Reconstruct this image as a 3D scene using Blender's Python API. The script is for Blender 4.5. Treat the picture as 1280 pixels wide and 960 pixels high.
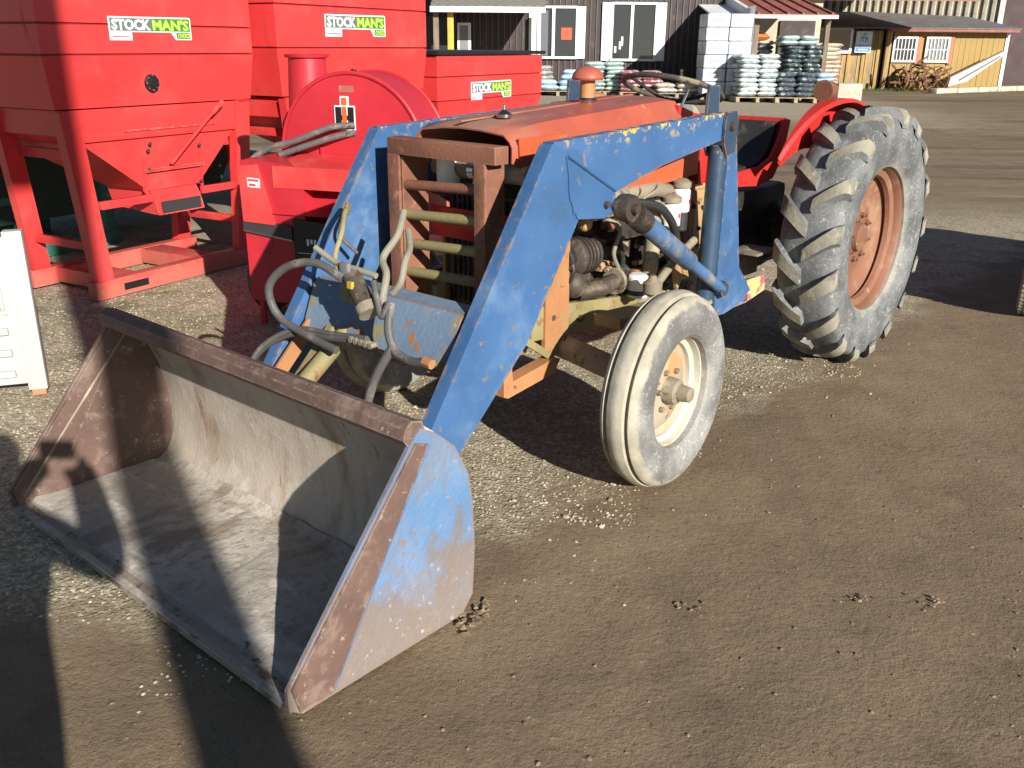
import bpy, bmesh, math, random
from mathutils import Vector, Matrix, noise
from math import sin, cos, pi, radians
for o in list(bpy.data.objects): bpy.data.objects.remove(o)
scene = bpy.context.scene
col = scene.collection
rnd = random.Random(7)

# ---------------------------------------------------------------- camera
CAM_H, PITCH, ROLL = 1.538, radians(20.144), radians(0.48)
cd = bpy.data.cameras.new('camera'); cam = bpy.data.objects.new('camera', cd); col.objects.link(cam)
fw = Vector((0, cos(PITCH), -sin(PITCH))); rt = Vector((1, 0, 0)); up = Vector((0, sin(PITCH), cos(PITCH)))
r2 = rt*cos(ROLL) + up*sin(ROLL); u2 = -rt*sin(ROLL) + up*cos(ROLL)
mw = Matrix((r2, u2, -fw)).transposed().to_4x4(); mw.translation = Vector((0, 0, CAM_H)); cam.matrix_world = mw
cd.sensor_width = 36; cd.lens = 36*1157.8/1280; cd.clip_start = .05; cd.clip_end = 600
scene.camera = cam

# ---------------------------------------------------------------- sky, sun, exposure
SUN_EL = radians(22); SUN_DIR = Vector((.469*cos(SUN_EL), -.883*cos(SUN_EL), sin(SUN_EL)))
w = bpy.data.worlds.new('World'); scene.world = w; w.use_nodes = True
nt = w.node_tree; bg = nt.nodes['Background']
sky = nt.nodes.new('ShaderNodeTexSky'); sky.sky_type = 'NISHITA'; sky.sun_disc = False
sky.sun_elevation = SUN_EL; sky.sun_rotation = math.atan2(.469, -.883)
sky.air_density = .8; sky.dust_density = .25; sky.altitude = 300
nt.links.new(sky.outputs[0], bg.inputs[0]); bg.inputs[1].default_value = .05
sd = bpy.data.lights.new('sun', 'SUN'); sd.energy = 5.0; sd.angle = radians(.5); sd.color = (1, .95, .87)
so = bpy.data.objects.new('sun', sd); col.objects.link(so)
so.rotation_euler = SUN_DIR.to_track_quat('Z', 'Y').to_euler(); so.location = (5, -9, 6)
scene.view_settings.view_transform = 'Standard'; scene.view_settings.look = 'None'
scene.view_settings.exposure = .72; scene.view_settings.gamma = 1
scene.view_settings.use_curve_mapping = False
scene.render.engine = 'CYCLES'

# ---------------------------------------------------------------- helpers
def tag(o, label=None, cat=None, group=None, kind=None):
    if label: o['label'] = label
    if cat: o['category'] = cat
    if group: o['group'] = group
    if kind: o['kind'] = kind
    return o
def thing(name, label, cat, loc=(0, 0, 0), rz=0, group=None):
    o = bpy.data.objects.new(name, None); col.objects.link(o); o.empty_display_size = .1
    o.location = loc; o.rotation_euler = (0, 0, rz)
    return tag(o, label, cat, group)
def hub(name, parent, loc=(0, 0, 0), rot=(0, 0, 0)):
    o = bpy.data.objects.new(name, None); col.objects.link(o); o.empty_display_size = .05
    o.parent = parent; o.location = loc; o.rotation_euler = rot
    return o
def obj(name, bm, mat, parent=None, smooth=35, bev=0, seg=2, loc=None, rot=None):
    if bev:
        es = [e for e in bm.edges if len(e.link_faces) == 2 and e.calc_face_angle(0) > .5]
        bmesh.ops.bevel(bm, geom=es, offset=bev, segments=seg, affect='EDGES', profile=.6, clamp_overlap=True)
    bmesh.ops.recalc_face_normals(bm, faces=bm.faces[:])
    me = bpy.data.meshes.new(name); bm.to_mesh(me); bm.free()
    for m in (mat if isinstance(mat, (list, tuple)) else [mat]): me.materials.append(m)
    if smooth:
        me.polygons.foreach_set('use_smooth', [True]*len(me.polygons))
        me.set_sharp_from_angle(angle=radians(smooth))
    o = bpy.data.objects.new(name, me); col.objects.link(o); o.parent = parent
    if loc is not None: o.location = loc
    if rot is not None: o.rotation_euler = rot
    return o
def clone(o, parent=None, loc=None, rz=None, label=None, group=None):
    c = o.copy(); col.objects.link(c); c.parent = parent
    if loc is not None: c.location = loc
    if rz is not None: c.rotation_euler = (0, 0, rz)
    if label: c['label'] = label
    if group: c['group'] = group
    for ch in list(o.children): clone(ch, c)
    return c
B = bmesh.new
def box(bm, c, s, rot=None, mi=0):
    r = bmesh.ops.create_cube(bm, size=1)
    m = Matrix.Diagonal((*s, 1))
    if rot is not None: m = rot.to_4x4() @ m
    m = Matrix.Translation(Vector(c)) @ m
    bmesh.ops.transform(bm, matrix=m, verts=r['verts'])
    if mi:
        for f in {f for v in r['verts'] for f in v.link_faces}: f.material_index = mi
    return r['verts']
def bx(x0, x1, y0, y1, z0, z1, bm=None):
    bm = bm or B(); box(bm, ((x0+x1)/2, (y0+y1)/2, (z0+z1)/2), (abs(x1-x0), abs(y1-y0), abs(z1-z0))); return bm
def prism(pts, y0, y1, bm=None, axis='y', mi=0):
    """polygon (a,b) extruded along an axis: y -> (x,z), x -> (y,z), z -> (x,y)"""
    bm = bm or B()
    def P(a, b, t): return (a, t, b) if axis == 'y' else ((t, a, b) if axis == 'x' else (a, b, t))
    v0 = [bm.verts.new(P(a, b, y0)) for a, b in pts]; v1 = [bm.verts.new(P(a, b, y1)) for a, b in pts]
    fs = [bm.faces.new(v0), bm.faces.new(v1[::-1])]
    n = len(pts)
    for i in range(n): fs.append(bm.faces.new((v0[i], v0[(i+1) % n], v1[(i+1) % n], v1[i])))
    for f in fs: f.material_index = mi
    return bm
def spline(pts, n=8):
    P = [Vector(p) for p in pts]; P = [P[0]*2-P[1]] + P + [P[-1]*2-P[-2]]; out = []
    for i in range(1, len(P)-2):
        a, b, c, d = P[i-1:i+3]
        for k in range(n):
            t = k/n
            out.append(.5*((2*b)+(c-a)*t+(2*a-5*b+4*c-d)*t*t+(3*b-a-3*c+d)*t**3))
    out.append(P[-2]); return out
def tube(pts, r, n=8, bm=None, sm=0, cap=True, mi=0):
    bm = bm or B(); P = spline(pts, sm) if sm else [Vector(p) for p in pts]
    rs = r if isinstance(r, (list, tuple)) else [r]*len(P)
    if len(rs) != len(P): rs = [rs[0]+(rs[-1]-rs[0])*i/(len(P)-1) for i in range(len(P))]
    rings = []; nrm = None
    for i, p in enumerate(P):
        t = (P[min(i+1, len(P)-1)]-P[max(i-1, 0)]).normalized()
        if nrm is None: nrm = t.orthogonal().normalized()
        else:
            nrm = nrm - t*nrm.dot(t)
            nrm = nrm.normalized() if nrm.length > 1e-6 else t.orthogonal().normalized()
        b = t.cross(nrm)
        rings.append([bm.verts.new(p+(nrm*cos(2*pi*k/n)+b*sin(2*pi*k/n))*rs[i]) for k in range(n)])
    fs = []
    for a, b in zip(rings, rings[1:]):
        for k in range(n): fs.append(bm.faces.new((a[k], a[(k+1) % n], b[(k+1) % n], b[k])))
    if cap: fs += [bm.faces.new(rings[0][::-1]), bm.faces.new(rings[-1])]
    for f in fs: f.material_index = mi
    return bm
def lathe(prof, n=32, bm=None, axis='y', c=(0, 0, 0), closed=False, mi=0, caps=True):
    """prof (r, t): radius and position along the axis"""
    bm = bm or B(); c = Vector(c); rings = []
    for r, t in prof:
        ring = []
        for k in range(n):
            a = 2*pi*k/n; q = (r*cos(a), r*sin(a))
            v = Vector((q[0], t, q[1])) if axis == 'y' else (Vector((t, q[0], q[1])) if axis == 'x' else Vector((q[0], q[1], t)))
            ring.append(bm.verts.new(c+v))
        rings.append(ring)
    prs = list(zip(rings, rings[1:]))
    if closed: prs.append((rings[-1], rings[0]))
    for a, b in prs:
        for k in range(n):
            f = bm.faces.new((a[k], a[(k+1) % n], b[(k+1) % n], b[k])); f.material_index = mi
    if not closed and caps:
        for ring in (rings[0], rings[-1]):
            try: bm.faces.new(ring).material_index = mi
            except ValueError: pass
    return bm
def ball(c, s, n=12, bm=None, jit=0, seed=0):
    bm = bm or B()
    r = bmesh.ops.create_uvsphere(bm, u_segments=n, v_segments=max(6, n*2//3), radius=1)
    for v in r['verts']:
        k = 1 + (noise.noise(v.co*1.7+Vector((seed*3.1, 0, 0)))*jit if jit else 0)
        v.co = Vector((v.co.x*s[0]*k+c[0], v.co.y*s[1]*k+c[1], v.co.z*s[2]*k+c[2]))
    return bm
def text_mesh(s, size, bold=0, shear=0, sx=1):
    cu = bpy.data.curves.new('lettering', 'FONT'); cu.body = s; cu.size = size; cu.offset = bold; cu.shear = shear
    cu.align_x = 'LEFT'; cu.resolution_u = 2; cu.extrude = .0012
    o = bpy.data.objects.new('lettering', cu); col.objects.link(o)
    dg = bpy.context.evaluated_depsgraph_get(); me = bpy.data.meshes.new_from_object(o.evaluated_get(dg))
    bpy.data.objects.remove(o); bpy.data.curves.remove(cu)
    if sx != 1:
        for v in me.vertices: v.co.x *= sx
    return me

# ---------------------------------------------------------------- materials
def lin(c):
    return tuple((x/255/12.92 if x/255 <= .04045 else ((x/255+.055)/1.055)**2.4) for x in c)
class NT:
    def __init__(s, m): s.t = m.node_tree; s.n = s.t.nodes; s.l = s.t.links
    def add(s, typ, ins=None, **kw):
        n = s.n.new(typ)
        for k, v in kw.items(): setattr(n, k, v)
        for k, v in (ins or {}).items():
            if isinstance(v, bpy.types.NodeSocket): s.l.new(v, n.inputs[k])
            else: n.inputs[k].default_value = v
        return n
    def noise(s, vec, scale, detail=4, rough=.55, dist=0):
        return s.add('ShaderNodeTexNoise', {'Vector': vec, 'Scale': scale, 'Detail': detail, 'Roughness': rough, 'Distortion': dist}).outputs['Fac']
    def ramp(s, v, lo, hi, a=0., b=1.):
        return s.add('ShaderNodeMapRange', {'Value': v, 'From Min': lo, 'From Max': hi, 'To Min': a, 'To Max': b}, interpolation_type='SMOOTHSTEP').outputs[0]
    def mul(s, a, b): return s.add('ShaderNodeMath', {0: a, 1: b}, operation='MULTIPLY').outputs[0]
    def op(s, o, a, b=0.): return s.add('ShaderNodeMath', {0: a, 1: b}, operation=o).outputs[0]
    def mix(s, f, a, b):
        n = s.n.new('ShaderNodeMix'); n.data_type = 'RGBA'
        for k, v in ((0, f), (6, a), (7, b)):
            if isinstance(v, bpy.types.NodeSocket): s.l.new(v, n.inputs[k])
            else: n.inputs[k].default_value = (*v, 1) if isinstance(v, tuple) and len(v) == 3 else v
        return n.outputs[2]
    def scalev(s, vec, sc): return s.add('ShaderNodeMapping', {'Vector': vec, 'Scale': sc}).outputs[0]
def newmat(name):
    m = bpy.data.materials.new(name); m.use_nodes = True; k = NT(m)
    return m, k, k.n['Principled BSDF']
SEED = [0]
def paint(name, base, rough=.5, metal=0, layers=(), var=.18, vs=2.5, bump=.12, bs=60, edge=None, spec=.5, coat=0):
    """base paint + noise-shaped layers (colour, scale, lo, hi[, stretch[, roughness]]); edge=(colour, radius, amount)"""
    m, k, p = newmat(name); SEED[0] += 1
    co = k.add('ShaderNodeTexCoord').outputs['Object']
    off = k.add('ShaderNodeMapping', {'Vector': co, 'Location': (SEED[0]*3.17, SEED[0]*1.3, SEED[0]*.7)}).outputs[0]
    n1 = k.noise(off, vs, 5)
    c = k.mix(k.ramp(n1, .3, .7), tuple(x*(1-var) for x in base), tuple(min(1, x*(1+var)) for x in base))
    rg = rough; rgs = k.ramp(n1, .3, .7, max(0, rough-.08), min(1, rough+.1))
    for i, L in enumerate(layers):
        lc, sc, lo, hi = L[:4]; st = L[4] if len(L) > 4 and L[4] else None
        v = k.scalev(off, st) if st else off
        f = k.ramp(k.noise(v, sc, 8, .62, .3), lo, hi)
        if len(L) > 5:
            ax = L[5]                              # (axis, from, to): layer grows between two heights of the thing
            sp = k.add('ShaderNodeSeparateXYZ', {0: co}).outputs[ax[0]]
            wob = k.op('ADD', sp, k.mul(k.op('SUBTRACT', k.noise(off, 5, 9, .65), .5), 2.2*(ax[3] if len(ax) > 3 else .15)))
            f = k.op('MAXIMUM', k.mul(f, k.ramp(wob, ax[1], ax[2], ax[5] if len(ax) > 5 else .25, 1)), k.mul(k.ramp(wob, ax[1], ax[2]), ax[4] if len(ax) > 4 else .6))
        c = k.mix(f, c, lc)
        rgs = k.op('MAXIMUM', rgs, k.mul(f, .85))
    if edge:
        bv = k.add('ShaderNodeBevel', {'Radius': edge[1]}, samples=4).outputs[0]
        g = k.add('ShaderNodeNewGeometry').outputs['Normal']
        d = k.add('ShaderNodeVectorMath', {0: bv, 1: g}, operation='DOT_PRODUCT').outputs['Value']
        e = k.ramp(d, .985, .86)
        e = k.mul(e, k.ramp(k.noise(off, 14, 5, .7), .5-edge[2]*.5, .62-edge[2]*.5))
        c = k.mix(e, c, edge[0])
    k.l.new(c, p.inputs['Base Color']); k.l.new(rgs, p.inputs['Roughness'])
    p.inputs['Metallic'].default_value = metal; p.inputs['Specular IOR Level'].default_value = spec
    if coat: p.inputs['Coat Weight'].default_value = coat; p.inputs['Coat Roughness'].default_value = .15
    if bump:
        b = k.add('ShaderNodeBump', {'Strength': bump, 'Distance': .01, 'Height': k.noise(off, bs, 6, .6)})
        k.l.new(b.outputs[0], p.inputs['Normal'])
    return m
def plain(name, c, rough=.6, metal=0, spec=.5, emit=0):
    m, k, p = newmat(name); p.inputs['Base Color'].default_value = (*c, 1); p.inputs['Roughness'].default_value = rough
    p.inputs['Metallic'].default_value = metal; p.inputs['Specular IOR Level'].default_value = spec
    return m
RUST = (.17, .075, .032); RUST2 = (.30, .14, .055); DUST = (.30, .25, .17); GRIME = (.05, .04, .03)
BLUE = (.047, .118, .26)
M = {}
M['blue'] = paint('blue_paint', BLUE, .42, 0, [((.11, .195, .335), 3, .50, .72), ((.22, .29, .38), 5, .64, .76), ((.04, .09, .17), 2.2, .56, .74), ((.16, .15, .10), 22, .61, .70), (RUST, 6, .66, .74), (RUST2, 30, .68, .74)], var=.14, edge=((.31, .19, .09), .03, .02), bump=.1)
M['blue_yellow'] = paint('blue_paint_flaking_to_yellow', BLUE, .42, 0, [((.58, .40, .04), 30, .545, .56, (1, 1, 1.2), (2, 1.20, 1.285, .10, 0, 0)), ((.16, .15, .10), 22, .62, .70), (RUST, 6, .67, .75), (RUST2, 34, .69, .75)], var=.14, edge=(RUST2, .012, .02), bump=.1)
M['blue_faded'] = paint('faded_blue_paint', (.16, .23, .33), .7, 0, [((.25, .22, .11), 6, .50, .66), (RUST2, 9, .62, .68), ((.42, .40, .33), 18, .62, .74)], edge=(RUST2, .015, .35), bump=.25)
M['bucket_out'] = paint('bucket_paint_worn_to_rust', (.085, .185, .36), .6, 0, [((.26, .22, .18), 5, .45, .65, None, (2, .34, .02, .4, .5)), ((.155, .122, .106), 14, .48, .56, (1, 1, .35), (2, .33, .12, .42, .92)), ((.22, .15, .11), 34, .58, .66), ((.25, .27, .12), 8, .60, .70, None, (2, .2, .6, .2, .12)), ((.42, .36, .30), 40, .60, .70, None, (2, .4, .05, .1, .2))], edge=((.24, .15, .11), .02, .3), bump=.35)
M['bucket_rust'] = paint('bucket_brown_rust', (.135, .080, .063), .75, 0, [((.21, .145, .115), 12, .5, .7), ((.34, .28, .22), 45, .62, .7)], bump=.3, var=.25, edge=((.30, .24, .2), .01, .12))
M['bucket_in'] = paint('bucket_scoured_steel', (.44, .38, .31), .62, .0, [((.36, .30, .235), 22, .46, .72, (1, 1, .3)), ((.48, .43, .36), 34, .52, .74, (1, 1, .25)), ((.30, .22, .15), 5, .52, .72, (1, 1, .35)), ((.58, .54, .46), 7, .55, .8, (.3, 1, 1)), ((.22, .13, .085), 26, .60, .72, (1, 1, .15))], bump=.22, bs=70, var=.15)
M['bucket_floor'] = paint('bucket_muddy_floor', (.43, .39, .33), .85, 0, [((.34, .29, .24), 30, .5, .62), ((.27, .22, .17), 6, .52, .66, (.5, 1, 1)), ((.57, .53, .46), 9, .56, .7, (1, .4, 1)), ((.12, .09, .07), 18, .64, .7)], bump=.55, bs=35)
M['edge_steel'] = paint('muddy_cutting_edge', (.24, .195, .15), .8, 0, [((.12, .085, .06), 12, .48, .6), ((.40, .35, .28), 9, .58, .7)], bump=.5, bs=30)
M['rust_guard'] = paint('rusty_brown_guard', (.21, .085, .05), .75, 0, [((.13, .06, .04), 8, .5, .7), ((.33, .16, .09), 20, .58, .7)], bump=.25, edge=((.33, .16, .09), .01, .15))
M['blue_plain'] = paint('weld_blue_paint', BLUE, .45, 0, [((.16, .15, .10), 22, .61, .70)], var=.14)
M['olive_rust'] = paint('olive_paint_on_rust', (.27, .23, .10), .75, 0, [(RUST, 9, .56, .66), (RUST2, 18, .56, .68), (DUST, 5, .55, .75)], bump=.3)
M['orange_rust'] = paint('rusted_orange_paint', (.37, .17, .07), .65, 0, [((.32, .22, .10), 6, .5, .7), (RUST, 22, .62, .70), (GRIME, 9, .64, .75)], bump=.25)
M['hood'] = paint('faded_red_orange_hood_paint', (.38, .085, .05), .42, 0, [((.31, .15, .10), 3, .42, .66, (.35, 1, 1)), ((.19, .085, .065), 7, .52, .70, (.3, 1.4, 1)), ((.48, .24, .07), 14, .64, .72), (RUST, 30, .64, .72)], var=.14, bump=.1)
M['hood_side'] = paint('orange_side_paint', (.50, .095, .035), .45, 0, [((.44, .15, .06), 5, .52, .72), (GRIME, 12, .66, .78)], bump=.1, var=.1)
M['tractor_red'] = paint('tractor_red_paint', (.50, .03, .025), .35, 0, [((.22, .02, .02), 5, .55, .75), (DUST, 22, .66, .76)], bump=.08, var=.12)
M['iron'] = paint('greasy_engine_iron', (.07, .055, .045), .55, .3, [((.20, .15, .10), 14, .5, .68), ((.02, .018, .015), 10, .55, .68), ((.30, .13, .06), 24, .62, .72)], bump=.4, bs=40)
M['iron_red'] = paint('dirty_red_casting', (.28, .10, .055), .65, 0, [(GRIME, 16, .52, .62), ((.38, .22, .10), 6, .5, .7)], bump=.4, bs=40)
M['iron_tan'] = paint('dusty_tan_casting', (.37, .24, .11), .75, 0, [((.28, .12, .06), 7, .52, .68), (GRIME, 18, .60, .68), ((.42, .33, .2), 5, .55, .75)], bump=.4, bs=40)
M['iron_dust'] = paint('dusty_steel', (.25, .21, .15), .7, .1, [(GRIME, 12, .56, .68), ((.40, .35, .25), 7, .52, .7), (RUST, 20, .62, .7)], bump=.35, bs=40)
M['dark'] = paint('dark_greasy_metal', (.022, .02, .018), .6, .2, [((.07, .05, .035), 14, .55, .7)], bump=.3)
M['hose'] = paint('grey_rubber_hose', (.085, .08, .075), .6, 0, [((.24, .22, .19), 10, .5, .72), ((.03, .03, .03), 20, .6, .7)], bump=.2)
M['hose_tan'] = paint('dusty_tan_hose', (.24, .22, .17), .75, 0, [((.16, .14, .11), 14, .56, .7)], bump=.2)
M['chrome'] = paint('dull_chrome', (.62, .62, .6), .25, 1, [((.3, .26, .2), 16, .6, .7)], bump=.05)
M['white_can'] = paint('white_filter_can', (.72, .70, .66), .45, 0, [(GRIME, 20, .64, .72)], bump=.05)
M['black_rubber'] = paint('black_rubber', (.025, .025, .025), .55, 0, [((.10, .09, .08), 9, .56, .72)], bump=.1)
M['steer'] = paint('worn_steering_rim', (.06, .055, .045), .5, 0, [((.20, .17, .11), 12, .5, .65)], bump=.1)
M['bluedark'] = paint('dark_blue_post_paint', (.032, .06, .105), .38, 0, [((.02, .04, .07), 4, .5, .7), ((.30, .28, .13), 14, .65, .72), (RUST, 20, .66, .72)], var=.2, edge=((.32, .2, .12), .012, .15))
M['cyl_blue'] = paint('scuffed_blue_cylinder', (.065, .135, .27), .5, 0, [((.22, .21, .18), 9, .48, .64), ((.10, .07, .05), 14, .58, .7)], var=.15)
M['pink_yellow'] = paint('layered_pink_and_yellow_paint', (.50, .42, .16), .6, 0, [((.62, .10, .13), 10, .46, .52), ((.06, .16, .36), 8, .64, .67), ((.12, .10, .08), 20, .62, .7)])
M['cream'] = paint('weathered_cream_wheel_paint', (.46, .45, .37), .6, 0, [((.50, .27, .12), 7, .56, .68), ((.30, .27, .21), 10, .6, .75), (RUST, 26, .68, .74)], bump=.15)
M['hub_tan'] = paint('tan_wheel_disc', (.37, .32, .23), .65, 0, [((.52, .24, .09), 6, .50, .64), (RUST, 16, .62, .7)], bump=.2)
M['rim_orange'] = paint('rusty_orange_rim', (.215, .10, .06), .62, 0, [((.29, .165, .10), 6, .5, .68), ((.24, .08, .045), 10, .55, .7), ((.46, .37, .25), 24, .64, .72)], var=.15, bump=.2)
M['rub_lug'] = paint('dust_caked_rubber', (.27, .25, .19), .9, 0, [((.13, .128, .11), 6, .50, .66), ((.36, .33, .25), 14, .55, .7)], bump=.35)
def tyre_mat(name, rubber, dust, r0, r1, r2_, r3, scratch=1.):
    """grey rubber, dust ground into the tread and the outer shoulder (by distance from the axle)"""
    m, k, p = newmat(name)
    co = k.add('ShaderNodeTexCoord').outputs['Object']
    s = k.add('ShaderNodeSeparateXYZ', {0: co})
    r = k.op('SQRT', k.op('ADD', k.mul(s.outputs[0], s.outputs[0]), k.mul(s.outputs[2], s.outputs[2])))
    nz = k.noise(co, 9, 6, .65); rr = k.op('ADD', r, k.mul(k.op('SUBTRACT', nz, .5), .085))
    a = k.ramp(rr, r2_, r3)
    inner = k.ramp(rr, r1, r0)
    c = k.mix(k.ramp(k.noise(co, 6, 5), .35, .7), tuple(x*.7 for x in rubber), tuple(x*1.5 for x in rubber))
    sc = k.ramp(k.noise(k.scalev(co, (1, 3, 1)), 40, 3, .5, 2.5), .60, .66)
    ln = k.add('ShaderNodeTexVoronoi', {'Vector': k.add('ShaderNodeVectorMath', {0: co, 1: k.add('ShaderNodeTexNoise', {'Vector': co, 'Scale': 5.}).outputs['Color']}, operation='ADD').outputs[0], 'Scale': 11.}, feature='DISTANCE_TO_EDGE').outputs['Distance']
    sc2 = k.mul(k.ramp(ln, .022, .008), k.ramp(k.noise(co, 7, 3), .5, .6))
    sc = k.op('MAXIMUM', k.mul(sc, .4*scratch), k.mul(sc2, .75*scratch))
    c = k.mix(sc, c, (.52, .5, .45))
    c = k.mix(k.op('MAXIMUM', a, k.mul(inner, .55)), c, k.mix(k.ramp(k.noise(co, 14, 5), .35, .65), tuple(x*.75 for x in dust), dust))
    k.l.new(c, p.inputs['Base Color']); p.inputs['Roughness'].default_value = .75
    b = k.add('ShaderNodeBump', {'Strength': .25, 'Distance': .008, 'Height': k.noise(co, 50, 6, .6)}); k.l.new(b.outputs[0], p.inputs['Normal'])
    return m
M['tyre_rear'] = tyre_mat('grey_scratched_rubber', (.12, .125, .125), (.38, .35, .28), .36, .40, .70, .80)
M['tyre_front'] = tyre_mat('dusty_front_rubber', (.18, .178, .168), (.41, .375, .29), .19, .215, .318, .335, .9)
M['tyre_plain'] = tyre_mat('dusty_wagon_rubber', (.12, .12, .11), (.38, .36, .27), .05, .04, .13, .2, .3)
M['red'] = paint('bright_red_enamel', (.62, .042, .042), .38, 0, [((.60, .075, .07), 2, .46, .75), ((.48, .035, .035), 5, .55, .75, (1, 1, .4)), ((.32, .03, .025), 30, .70, .76)], var=.07, bump=.5, bs=3.2, coat=.15)
M['red_dirty'] = paint('scuffed_red_enamel', (.58, .04, .04), .45, 0, [(DUST, 5, .56, .72, None, (2, .22, .02, .2, .4)), ((.20, .03, .02), 24, .66, .72)], var=.1, bump=.06, bs=20, edge=((.5, .3, .25), .006, .1))
M['blower'] = paint('crimson_blower_paint', (.46, .022, .034), .42, 0, [((.38, .02, .03), 3, .5, .7), ((.15, .02, .02), 26, .68, .76)], var=.1, bump=.35, bs=4)
M['black'] = plain('black_trim', (.012, .012, .013), .4)
M['dkgrey'] = plain('dark_grey_steel', (.05, .05, .052), .5, .3)
M['white'] = plain('white_print', (.8, .8, .78), .5)
M['white_paint'] = paint('worn_white_paint', (.44, .44, .42), .55, 0, [((.45, .36, .24), 7, .62, .75), ((.3, .28, .25), 30, .66, .72)], var=.05, bump=.06)
M['green_print'] = plain('green_print', (.05, .20, .02), .5)
M['lime_print'] = plain('lime_print', (.42, .66, .10), .5)
M['slate_print'] = plain('slate_print', (.11, .15, .15), .5)
M['orange_print'] = plain('orange_print', (.72, .11, .03), .5)
M['teal_shaded'] = paint('teal_bin_painted_shade', (.012, .05, .04), .5, 0, [((.03, .08, .07), 6, .6, .72)], var=.2)  # teal darkened in the colour to stand for shade behind the hopper
M['teal'] = paint('teal_green_frame_paint', (.03, .17, .13), .5, 0, [((.3, .33, .28), 12, .6, .72)], var=.15)
M['bolt'] = paint('bolt_steel', (.12, .10, .085), .5, .6, [(RUST, 30, .5, .65)], bump=.1)
# ---------------------------------------------------------------- ground
def sstep(a, b, x):
    t = max(0, min(1, (x-a)/(b-a))); return t*t*(3-2*t)
def gz(x, y): return .15*sstep(10, 27, y)
TX, TY, YAW = 1.246, 5.077, radians(229.149)
AX = Vector((cos(YAW), sin(YAW))); LF = Vector((-sin(YAW), cos(YAW)))
def tw(x, y): return Vector((TX, TY)) + AX*x + LF*y          # tractor frame -> world
def side_dist(x, y): return min(-((x-.02)*.756 - (y-2.75)*.655), y-2.25)     # >0 on the gravel side
def gh(x, y):
    f = 1-sstep(9, 14, y)
    h = .018*noise.noise((x*.9, y*.9, 1)) + .009*noise.noise((x*3.1, y*3.1, 5)) + .0045*noise.noise((x*9, y*9, 9))
    return gz(x, y) + f*h - .006
def axis(a, b, st, lo, hi, g=1.16):
    v = [a+i*st for i in range(int((b-a)/st)+1)]; s = st; x = a
    while x > lo: s *= g; x -= s; v.insert(0, x)
    s = st; x = v[-1]
    while x < hi: s *= g; x += s; v.append(x)
    return v
xs = axis(-3.4, 4.2, .05, -160, 160); ys = axis(.6, 8.4, .05, -40, 260)
verts = [(x, y, gh(x, y)) for y in ys for x in xs]; nx = len(xs)
faces = [(j*nx+i, j*nx+i+1, (j+1)*nx+i+1, (j+1)*nx+i) for j in range(len(ys)-1) for i in range(nx-1)]
gm = bpy.data.meshes.new('ground'); gm.from_pydata(verts, [], faces)
gm.polygons.foreach_set('use_smooth', [True]*len(gm.polygons))
ground = bpy.data.objects.new('ground', gm); col.objects.link(ground); tag(ground, kind='structure')
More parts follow.
